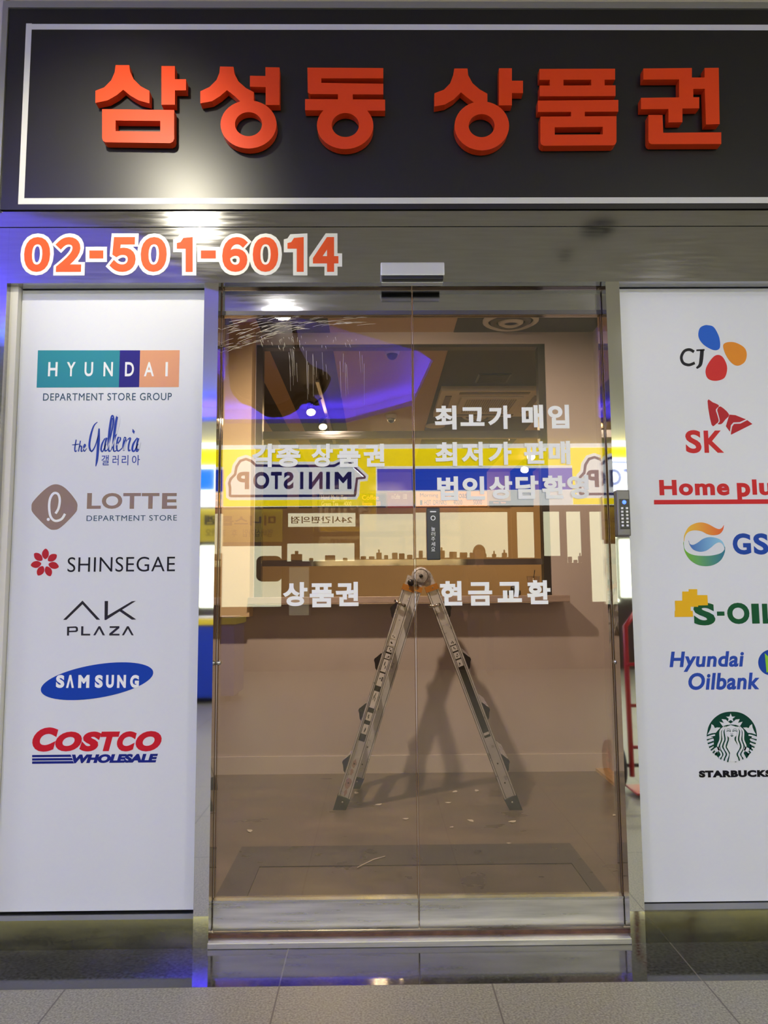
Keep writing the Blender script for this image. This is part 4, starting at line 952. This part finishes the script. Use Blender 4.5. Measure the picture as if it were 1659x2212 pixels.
def obox(mb, c, ax, hx, ay_, hy, az, hz, m, bev=0.0):
    vs = mb.box((-hx, -hy, -hz), (hx, hy, hz), m)
    R3 = Matrix((ax, ay_, az)).transposed().to_4x4(); R3.translation = c
    bmesh.ops.transform(mb.bm, matrix=R3, verts=vs)
def leg_axes(side):
    d = (TOPS[side] - (A0 if side == 0 else B0)).normalized(); wv = d.cross(ey).normalized()  # across the face
    if wv.dot(ex) < 0: wv = -wv
    return d, wv
for side in (0, 1):
    d, wv = leg_axes(side); base = A0 if side == 0 else B0; L_ = (TOPS[side] - base).length; OFF = OFFS[side]
    ow = -wv if side == 0 else wv        # outward across
    for back in (0, 1):
        sh = (ey * DEP + OFF) * back; sg = -1 if back == 0 else 1
        top = L_ - 0.085
        mb = MB(); mid = base + sh + d * (0.05 + top) / 2 + d * 0.0
        hl = (top - 0.05) / 2; mid = base + sh + d * (0.05 + hl)
        obox(mb, mid, wv, SW / 2, ey, SD / 2 - .006, d, hl, 'aluminium')
        for s_ in (-1, 1):
            obox(mb, mid + wv * s_ * (SW / 2 - .004), wv, .004, ey, SD / 2 + .002, d, hl, 'aluminium')
            obox(mb, mid + wv * s_ * (SW / 2 - .0125), wv, .0016, ey, SD / 2, d, hl, 'aluminium')
            obox(mb, mid + wv * s_ * (SW / 2 - .0095) - ey * (SD / 2 - .006), wv, .0016, ey, .0012, d, hl, 'rung_black')
            obox(mb, mid + wv * s_ * (SW / 2 + .0006), wv, .0007, ey, SD / 2 - .003, d, hl, 'dark_steel')
        for k in (0.11, 0.19):
            obox(mb, base + sh + d * k * L_ - ey * (SD / 2 - .006 + .0002), wv, .004, ey, .0006, d, .004, 'rung_black')
        if side == 0 and back == 0:
            for k, rr in ((.19, .014), (.155, .01), (.11, .017), (.07, .01)):
                mb2 = [(rr * math.cos(a) * random.uniform(.6, 1.2), rr * 2.2 * math.sin(a) * random.uniform(.6, 1.1)) for a in [2 * math.pi * i / 12 for i in range(12)]]
                cc = base + sh + d * (k * L_) - ey * (SD / 2 - .006)
                mb.prism([mb2], lambda u, v, cc=cc: cc + wv * u + d * v - ey * .0004, lambda u, v, cc=cc: cc + wv * u + d * v, 'stain_pink')
        stl = mb.build('stile', lad)
        # foot
        mb = MB(); obox(mb, base + sh + d * .03, wv, SW / 2 + .004, ey, SD / 2 + .006, d, .042, 'rubber')
        for v in mb.bm.verts:
            if v.co.z < .02: v.co.z = 0.0
        ft = mb.build('rubber_foot', lad)
        mb = MB(); cc = base + sh + d * .045 - ey * (SD / 2 + .0065); mb.lathe([(.001, -.002), (.005, -.001), (.006, .003)], 'chrome', cc, 'Y', 12); mb.build('rivet', ft)
        # orange collar and hinge arm
        mb = MB(); obox(mb, base + sh + d * (L_ - .085), wv, SW / 2 + .004, ey, SD / 2 + .007, d, .017, 'collar'); cl = mb.build('collar', lad); tag(cl, 'orange plastic collar')
        mb = MB(); mb.lathe([(.001, -.002), (.004, -.001), (.005, .003)], 'chrome', base + sh + d * (L_ - .085) + wv * .006 - ey * (SD / 2 + .0075), 'Y', 10); mb.build('rivet', cl)
        mb = MB(); obox(mb, base + sh + d * (L_ - .045) - wv * 0.0, wv, SW / 2 - .006, ey, SD / 2, d, .032, 'aluminium_dull'); mb.build('hinge_arm', lad)
        # lock pin
        if back == 0:
            mb = MB(); pc = base + sh + d * (L_ * .865)
            mb.tube([pc + wv * .006 - ey * (SD / 2 - .008), pc + wv * .006 - ey * (SD / 2 + .022)], .009, 'dark_steel', 12)
            pe = pc + wv * .006 - ey * (SD / 2 + .022)
            mb.tube([pe, pe - wv * .03 + d * .002, pe - wv * .062 + d * .012], [.0085, .009, .0075], 'chrome', 10); mb.build('lock_pin', lad)
    # rungs run from the near stile to the far one and poke out on the outer side
    for i in range(4):
        tt = [0.20, 0.435, 0.665, 0.905][i] * .93
        c0 = base + d * (tt * L_)
        prof = [(0.004, .045), (.018, .038), (.034, .012), (.042, .002), (.043, -.010), (.034, -.022), (.022, -.050), (.006, -.062), (-.010, -.03), (-.012, .03)]
        up_ = d
        def pr(u, v, e): return c0 + ow * (u + SW / 2 - .010) + up_ * v + (ey * DEP + OFF) * e
        mb = MB(); mb.prism([prof], lambda u, v: pr(u, v, .05), lambda u, v: pr(u, v, .95), 'aluminium'); rg = mb.build('rung', lad)
        for e0, e1 in ((-.008, .05), (.95, 1.008)):
            mb = MB(); mb.prism([prof], lambda u, v: pr(u, v, e0), lambda u, v: pr(u, v, e1), 'rung_black'); tag(mb.build('rung_end', rg), 'black end bracket')
    # long warning label on the near face
    mb = MB(); fy = ey * (SD / 2 - .006)
    a0, a1 = (0.285, 0.785) if side == 0 else (0.30, 0.755)
    wl = SW / 2 - .016
    def lab(u0, u1, v0, v1, m, h=.0006):
        cc = base + d * ((v0 + v1) / 2 * L_) + wv * ((u0 + u1) / 2 * wl) - fy - ey * h
        obox(mb, cc, wv, abs(u1 - u0) / 2 * wl, ey, h, d, abs(v1 - v0) / 2 * L_, m)
    lab(-1, 1, a0, a1 - (.10 if side == 0 else .06), 'label_black', .0004)
    whites = ([(.315, .355), (.372, .405), (.425, .495), (.518, .572), (.578, .63), (.634, .655), (.662, .683), (.69, .712), (.719, .74)] if side == 0 else [(.31, .32), (.60, .628), (.634, .660), (.666, .688), (.692, .716)])
    for v0, v1 in whites: lab(-.86, .86, v0, v1, 'label_white', .0008)
    for v0, v1 in whites:
        if v1 - v0 > .015:
            for k in range(3):
                u_ = random.uniform(-.5, .3); vv = v0 + (v1 - v0) * random.uniform(.2, .6)
                lab(u_, u_ + random.uniform(.15, .4), vv, vv + (v1 - v0) * random.uniform(.1, .35), 'label_black', .0010)
    mb.build('warning_label', lad)
for back in (0, 1):
    sh = (ey * DEP + OFFS[0] * .6) * back; mb = MB(); c = T0 + sh - ez * .012
    mb.lathe([(.001, -.030), (.038, -.030), (.044, -.026), (.050, -.018), (.052, -.006), (.052, .018), (.001, .02)], 'aluminium_dull', c, 'Y', 32)
    mb.lathe([(.0385, -.0306), (.0385, -.0312), (.0415, -.0312), (.0415, -.028)], 'dark_steel', c, 'Y', 32, False)
    hg = mb.build('hinge', lad)
    mb = MB(); mb.lathe([(.001, -.036), (.010, -.035), (.011, -.029)], 'rung_black', c, 'Y', 14); mb.build('hinge_bolt', hg)
    mb = MB(); d, wv = leg_axes(0); mb.lathe([(.001, -.044), (.014, -.042), (.019, -.034), (.019, -.014)], 'black_plastic', c - ez * .038 - ex * .058, 'Y', 18); mb.build('release_knob', hg)

# ================================================================== ACROSS THE CORRIDOR (seen mirrored)
ZF = 2.58
mb = MB(); mb.box((-XW, YS - .3, 0), (XW, YS - .001, ZC), 'brown_frame'); struct(mb, 'wall_opposite', 'dark brown shop front across the arcade, seen mirrored', 'wall')
def RP_(px, py, Y): x, z = P(px, py, 2 * 0 + Y); return x, z
YV = 9.3 - 0.12
sgn = empty('store_sign', (0, YS, ZF), 'long lit yellow and blue store sign across the arcade, mirrored in the glass', 'sign')
mb = MB(); mb.box((-XW, YS, ZF), (XW, -YV - .002, 3.56), 'sign_white'); mb.build('sign_box', sgn)
yf = -YV
def face(mb, x0, x1, z0, z1, m, lift=0.0): mb.box((x0, yf - .002, z0), (x1, yf + .004 + lift, z1), m)
zz = lambda py: P(800, py, YV)[1]
mb = MB(); face(mb, -XW, XW, zz(1004), zz(966), 'sign_yellow'); tag(mb.build('yellow_band', sgn), 'lit yellow band')
mb = MB()
xb0, xb1 = P(815, 1030, YV)[0], P(1260, 1030, YV)[0]; xl0 = P(478, 1030, YV)[0]
face(mb, xb0, xb1, zz(1057), zz(1010), 'sign_blue'); face(mb, -XW, xl0 - .1, zz(1057), zz(1010), 'sign_blue'); face(mb, 3.9 + 2.6, XW, zz(1057), zz(1010), 'sign_blue')
tag(mb.build('blue_band', sgn), 'lit blue band')
def cut_inset(poly, dpx):
    n = len(poly); out = []; area = sum(poly[i][0] * poly[(i + 1) % n][1] - poly[(i + 1) % n][0] * poly[i][1] for i in range(n)); sg = 1 if area > 0 else -1
    for i in range(n):
        a, b, c = poly[i - 1], poly[i], poly[(i + 1) % n]
        n1 = Vector((-(b[1] - a[1]), b[0] - a[0])).normalized() * sg; n2 = Vector((-(c[1] - b[1]), c[0] - b[0])).normalized() * sg
        nn = (n1 + n2); nn = nn.normalized() if nn.length > 1e-4 else n1
        out.append((b[0] + nn.x * dpx, b[1] + nn.y * dpx))
    return out
house = Z([(215, 505), (213, 440), (207, 400), (222, 355), (252, 325), (262, 270), (300, 215), (360, 196), (415, 215), (445, 245), (700, 246), (990, 246), (1090, 200), (1248, 345), (1240, 385), (1186, 390), (1180, 490), (1160, 520), (240, 525)], 3.318, 420, 920)
def emblem(dx):
    mb = MB(); x0 = P(478, 1030, YV)[0] + dx; x1 = P(812, 1030, YV)[0] + dx
    face(mb, x0, x1, zz(1090), zz(966), 'sign_yellow', .002)
    def pr2(poly, lift, m):
        mb.prism([poly], lambda px, py: (P(px, py, YV)[0] + dx, yf + .006 + lift, P(px, py, YV)[1]), lambda px, py: (P(px, py, YV)[0] + dx, yf, P(px, py, YV)[1]), m)
    pr2(house, .004, 'sign_white'); pr2(cut_inset(house, 6.5), .008, 'sign_navy'); pr2(cut_inset(house, 12.5), .012, 'sign_white')
    e = mb.build('emblem', sgn); tag(e, 'white cloud and house shape outlined in blue on yellow')
    mb = MB()
    for c, a, b in (('M', 1002, 1124), ('I', 940, 968), ('N', 815, 915), ('I', 752, 776), ('S', 632, 704), ('T', 540, 620), ('O', 412, 530), ('P', 292, 384)):
        X0, Z1 = P(420 + b / 3.318, 920 + 320 / 3.318, YV); X1, Z0 = P(420 + a / 3.318, 920 + 446 / 3.318, YV)
        mb.text(c, (X0 + dx, Z0, X1 + dx, Z1), yf + .023, 'sign_navy', off=.04, px=False, thick=-.002)
    tag(mb.build('lettering', e), 'rounded blue capitals')
emblem(0.0); emblem(5.55)
# lit windows below the sign
def win(n, q0, q1, m, lb):
    xa, za = P(q0[0], q1[1], 9.27); xb, zb = P(q1[0], q0[1], 9.27)
    mb = MB(); mb.box((xa, -9.298, za), (xb, -9.27, zb), m); o = struct(mb, 'window_%d' % n, lb, 'window')
    mb = MB(); e = .03
    mb.box((xa - e, -9.3, za - e), (xb + e, -9.26, za), 'brown_frame'); mb.box((xa - e, -9.3, zb), (xb + e, -9.26, zb + e), 'brown_frame'); mb.box((xa - e, -9.3, za), (xa, -9.26, zb), 'brown_frame'); mb.box((xb, -9.3, za), (xb + e, -9.26, zb), 'brown_frame'); mb.build('window_frame', o)
    return o, (xa, xb, za, zb)
wl_ = 'lit cream window across the arcade, mirrored '
W = {}
W[2] = win(2, (777, 1108), (893, 1207), 'lit_cream', wl_ + 'left of the door seam')
W[3] = win(3, (900, 1104), (1099, 1204), 'lit_cream', wl_ + 'right of the door seam, the widest')
W[4] = win(4, (1122, 1104), (1156, 1204), 'lit_cream', wl_ + 'right of the widest one')
W[5] = win(5, (1180, 1103), (1212, 1200), 'lit_cream', wl_ + 'over the right window post')
W[6] = win(6, (1231, 1103), (1258, 1215), 'lit_cream', wl_ + 'on the pink wall')
W[7] = win(7, (1285, 1103), (1330, 1300), 'lit_cream', wl_ + 'at the right edge of the door')
W[8] = win(8, (430, 1178), (606, 1312), 'lit_cream', wl_ + 'below the yellow banner')
W[9] = win(9, (618, 1172), (765, 1212), 'lit_cream', wl_ + 'below the opening-hours plate')
W[10] = win(10, (622, 1224), (666, 1330), 'lit_dim', 'dim yellowish window across the arcade, mirrored over the lower hangul')
W[11] = win(11, (1337, 1165), (1385, 1290), 'lit_cream', wl_ + 'in the right steel post')
# goods standing on the window sills, mirrored
gi = 0
for n, cnt in ((2, 7), (3, 9), (6, 3), (9, 4)):
    o, (xa, xb, za, zb) = W[n]
    for i in range(cnt):
        pit = (xb - xa) / cnt; xx = xa + pit * (i + .5 + random.uniform(-.1, .1)); hh = random.uniform(.04, .12); ww = min(random.uniform(.03, .09), pit * .36)
        mb = MB(); mb.box((xx - ww, -9.268, za), (xx + ww, -9.2, za + hh), 'brown_frame', .01); 
        if random.random() < .25: mb.box((xx - ww * .3, -9.25, za + hh), (xx + ww * .3, -9.22, za + hh + .05), 'brown_frame', .005)
        tag(mb.build('carton'), 'small dark carton on a window sill across the arcade', 'carton', 'cartons on the window sills across the arcade')
xa, za = P(620, 1136, 9.25); xb, zb = P(767, 1106, 9.25)
t = empty('hours_plate', ((xa + xb) / 2, -9.25, za), 'cream lit plate with brown mirrored hangul and numerals', 'sign')
mb = MB(); mb.box((xa, -9.3, za), (xb, -9.25, zb), 'lit_cream'); mb.build('plate', t)
words(t, '24시간편의점', (xb - .05, za + .05, xa + .05, zb - .05), -9.246, 'brown_frame', .012)
xa, za = P(430, 1170, 9.25); xb, zb = P(607, 1098, 9.25)
t = empty('banner', ((xa + xb) / 2, -9.25, za), 'yellow banner with black hangul at the left, mirrored', 'banner')
mb = MB(); mb.box((xa, -9.3, za), (xb, -9.25, zb), 'banner_yellow'); mb.build('cloth', t)
words(t, '미니스톱멤', (xb - .1, za + .26, xa + .08, zb - .1), -9.246, 'menu_black', .03); words(t, '멤버십가입 후 카카오', (xb - .15, za + .08, xa + .1, za + .2), -9.246, 'menu_black')
xa, za = P(551, 1256, 9.2); xb, zb = P(606, 1200, 9.2)
mb = MB(); mb.prism([rrect(xa, za, xb, zb, .09)], lambda x, z: (x, -9.16, z), lambda x, z: (x, -9.29, z), 'brown_frame'); tag(mb.build('wall_box'), 'dark brown rounded box in front of the left lit window, mirrored', 'box')
# blue chest freezer in front of the store
t = empty('chest_freezer', (-2.05, -6.2, 0), 'blue chest freezer with yellow top in the arcade, mirrored in the left post', 'freezer')
mb = MB(); mb.box((-2.62, -6.55, 0.06), (-1.60, -5.9, 0.86), 'freezer_blue', .02); mb.build('body', t)
mb = MB(); mb.box((-2.64, -6.57, 0.86), (-1.58, -5.88, 0.93), 'banner_yellow', .01); mb.build('rim', t)
mb = MB(); mb.box((-2.58, -6.5, 0.93), (-1.64, -5.95, 0.945), 'white_plastic', .004); mb.build('lid', t)
for fx in (-2.55, -1.68):
    for fy_ in (-6.48, -5.97):
        mb = MB(); mb.lathe([(.03, 0), (.03, .06)], 'black_plastic', (fx, fy_, 0), seg=12); mb.build('caster', t)
# dark drape added under the ceiling pocket to mask the mirrored blue light
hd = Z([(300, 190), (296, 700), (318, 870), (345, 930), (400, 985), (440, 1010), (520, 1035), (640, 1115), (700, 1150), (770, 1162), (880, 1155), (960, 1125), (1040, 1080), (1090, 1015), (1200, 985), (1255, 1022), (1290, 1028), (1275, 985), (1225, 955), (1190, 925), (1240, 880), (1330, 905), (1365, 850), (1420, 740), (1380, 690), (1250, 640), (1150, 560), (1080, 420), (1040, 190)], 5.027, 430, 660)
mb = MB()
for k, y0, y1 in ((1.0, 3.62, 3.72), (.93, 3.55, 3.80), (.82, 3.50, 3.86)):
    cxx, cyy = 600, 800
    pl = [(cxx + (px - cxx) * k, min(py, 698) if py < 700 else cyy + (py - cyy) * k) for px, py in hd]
    mb.prism([pl], lambda px, py: (P(px, py, 3.67)[0], -y0, min(P(px, py, 3.67)[1], ZC)), lambda px, py: (P(px, py, 3.67)[0], -y1, min(P(px, py, 3.67)[1], ZC)), 'blocker_dark')
tag(mb.build('blue_light_blocker'), 'added dark drape hanging under the arcade ceiling, mirrored in front of the blue light', 'blocker')
# red hand truck
hx, hy = 1.72, -2.05
t = empty('hand_truck', (hx, hy, 0), 'red two-wheeled hand truck mirrored in the right steel post', 'hand truck')
for s_ in (-1, 1):
    mb = MB(); mb.tube([(hx + s_ * .17, hy + .02, .08), (hx + s_ * .17, hy, .7), (hx + s_ * .15, hy - .06, .98), (hx + s_ * .06, hy - .10, 1.08)], .016, 'red_paint', 10); mb.build('rail', t)
    mb = MB(); mb.lathe([(.125, -.02), (.13, -.015), (.13, .015), (.125, .02), (.085, .02), (.085, -.02)], 'rubber', (hx + s_ * .23, hy - .06, .13), 'X', 28, False); wh = mb.build('wheel', t)
    mb = MB(); mb.lathe([(.09, -.01), (.09, .01), (.075, .01), (.075, -.01)], 'red_paint', (hx + s_ * .23, hy - .06, .13), 'X', 28, False)
    for k in range(6):
        a = k * math.pi / 3; mb.tube([(hx + s_ * .23, hy - .06, .13), (hx + s_ * .23, hy - .06 + .085 * math.cos(a), .13 + .085 * math.sin(a))], .008, 'red_paint', 6)
    mb.build('wheel_rim', wh)
for zc_ in (.25, .5, .75):
    mb = MB(); mb.tube([(hx - .17, hy, zc_), (hx + .17, hy, zc_)], .011, 'red_paint', 10); mb.build('crossbar', t)
mb = MB(); mb.box((hx - .21, hy, .02), (hx + .21, hy + .22, .032), 'red_paint', .004); mb.build('toe_plate', t)
mb = MB(); mb.tube([(hx - .25, hy - .06, .13), (hx + .25, hy - .06, .13)], .012, 'dark_steel', 10); mb.build('axle', t)
mb = MB(); mb.tube([(hx - .06, hy - .10, 1.08), (hx, hy - .11, 1.10), (hx + .06, hy - .10, 1.08)], .018, 'black_plastic', 10); mb.build('grip', t)

# ------------------------------------------------------------------ person across the arcade (only the head shows, mirrored)
def skin_body(name, verts, edges, radii, m, parent=None, sub=2, root=0):
    me = bpy.data.meshes.new(name); me.from_pydata(verts, edges, [])
    o = bpy.data.objects.new(name, me); C.objects.link(o)
    o.modifiers.new('skin', 'SKIN')
    for i, r_ in enumerate(radii): me.skin_vertices[0].data[i].radius = (r_, r_) if not isinstance(r_, tuple) else r_
    me.skin_vertices[0].data[root].use_root = True
    s_ = o.modifiers.new('sub', 'SUBSURF'); s_.levels = sub; s_.render_levels = sub
    dg = bpy.context.evaluated_depsgraph_get(); m2 = bpy.data.meshes.new_from_object(o.evaluated_get(dg)); o.modifiers.clear(); o.data = m2
    m2.materials.clear(); m2.materials.append(m)
    for p in m2.polygons: p.use_smooth = True
    if parent: o.parent = parent; o.matrix_parent_inverse = WM(parent).inverted()
    return o
hp = P(1038, 1197, 8.5)
px_, py_ = hp[0], -8.5; hz = hp[1]; kf = hz / 1.62
def pv(x, y, z): return (px_ + x * kf, py_ + y * kf, z * kf)
bv = [pv(0, 0, .93), pv(0, 0, 1.15), pv(0, 0, 1.36), pv(0, .01, 1.47), pv(0, .015, 1.56), pv(0, .02, 1.64), pv(0, .015, 1.71)]
be = [(0, 1), (1, 2), (2, 3), (3, 4), (4, 5), (5, 6)]; br = [(.15, .11), (.13, .1), (.16, .105), .055, .062, .078, .06]
for s_ in (-1, 1):
    n = len(bv)
    bv += [pv(s_ * .17, 0, 1.39), pv(s_ * .22, .01, 1.13), pv(s_ * .22, .08, .90), pv(s_ * .215, .10, .82), pv(s_ * .09, 0, .86), pv(s_ * .10, .01, .48), pv(s_ * .10, -.01, .08), pv(s_ * .11, .13, .035)]
    br += [.062, .048, .036, .03, .095, .062, .042, .035]
    be += [(2, n), (n, n + 1), (n + 1, n + 2), (n + 2, n + 3), (0, n + 4), (n + 4, n + 5), (n + 5, n + 6), (n + 6, n + 7)]
    h0 = n + 3
    for k in range(5):
        m0 = len(bv); fx = s_ * (.215 + (k - 2) * .010) if k else s_ * .19
        bv += [pv(fx, .115, .785 if k else .81), pv(fx, .12, (.735 if k in (1, 4) else .725) if k else .78)]; br += [.009, .007]; be += [(h0, m0), (m0, m0 + 1)]
br = [tuple(q * kf for q in r_) if isinstance(r_, tuple) else r_ * kf for r_ in br]
per = skin_body('person', bv, be, br, M['skin'])
tag(per, 'brown-haired person in dark clothes across the arcade, head mirrored in the lit window', 'person')
body_copy = [(v.co.copy()) for v in per.data.vertices]
# clothes: the same surface a little larger, up to the neck and down to wrists and ankles
bmc = bmesh.new(); bmc.from_mesh(per.data); bmesh.ops.recalc_face_normals(bmc, faces=bmc.faces); bmc.normal_update()
dele = [f for f in bmc.faces if f.calc_center_median().z > 1.46 * kf or (abs(f.calc_center_median().x - px_) > .18 * kf and f.calc_center_median().z < .86 * kf and f.calc_center_median().z > .6 * kf)]
bmesh.ops.delete(bmc, geom=dele, context='FACES')
for v in bmc.verts: v.co += v.normal * .012
mc = bpy.data.meshes.new('clothing'); bmc.to_mesh(mc); bmc.free(); mc.materials.clear(); mc.materials.append(M['cloth_dark'])
oc = bpy.data.objects.new('clothing', mc); C.objects.link(oc); oc.parent = per
mb = MB(); c = Vector(pv(0, .005, 1.655)); rr = .088 * kf
for a in range(1):
    bmesh.ops.create_uvsphere(mb.bm, u_segments=24, v_segments=16, radius=rr)
    for v in mb.bm.verts:
        if v.co.y > .02 and v.co.z < .035: v.co.y *= .35
        v.co.z *= 1.18; v.co += c
    mb.mi('hair')
oh = mb.build('hair'); oh.parent = per
for nm_, pts, r_ in (('nose', [pv(0, .085, 1.655), pv(0, .105, 1.625)], .012), ('mouth', [pv(-.022, .088, 1.59), pv(.022, .088, 1.59)], .005)):
    mb = MB(); mb.tube(pts, r_, 'skin' if nm_ == 'nose' else 'red_paint', 8); oo = mb.build(nm_); oo.parent = per
for s_ in (-1, 1):
    mb = MB(); mb.lathe([(.001, .012), (.009, .006), (.011, 0)], 'black_plastic', pv(s_ * .03, .075, 1.668), 'Y', 10); oo = mb.build('eye'); oo.parent = per
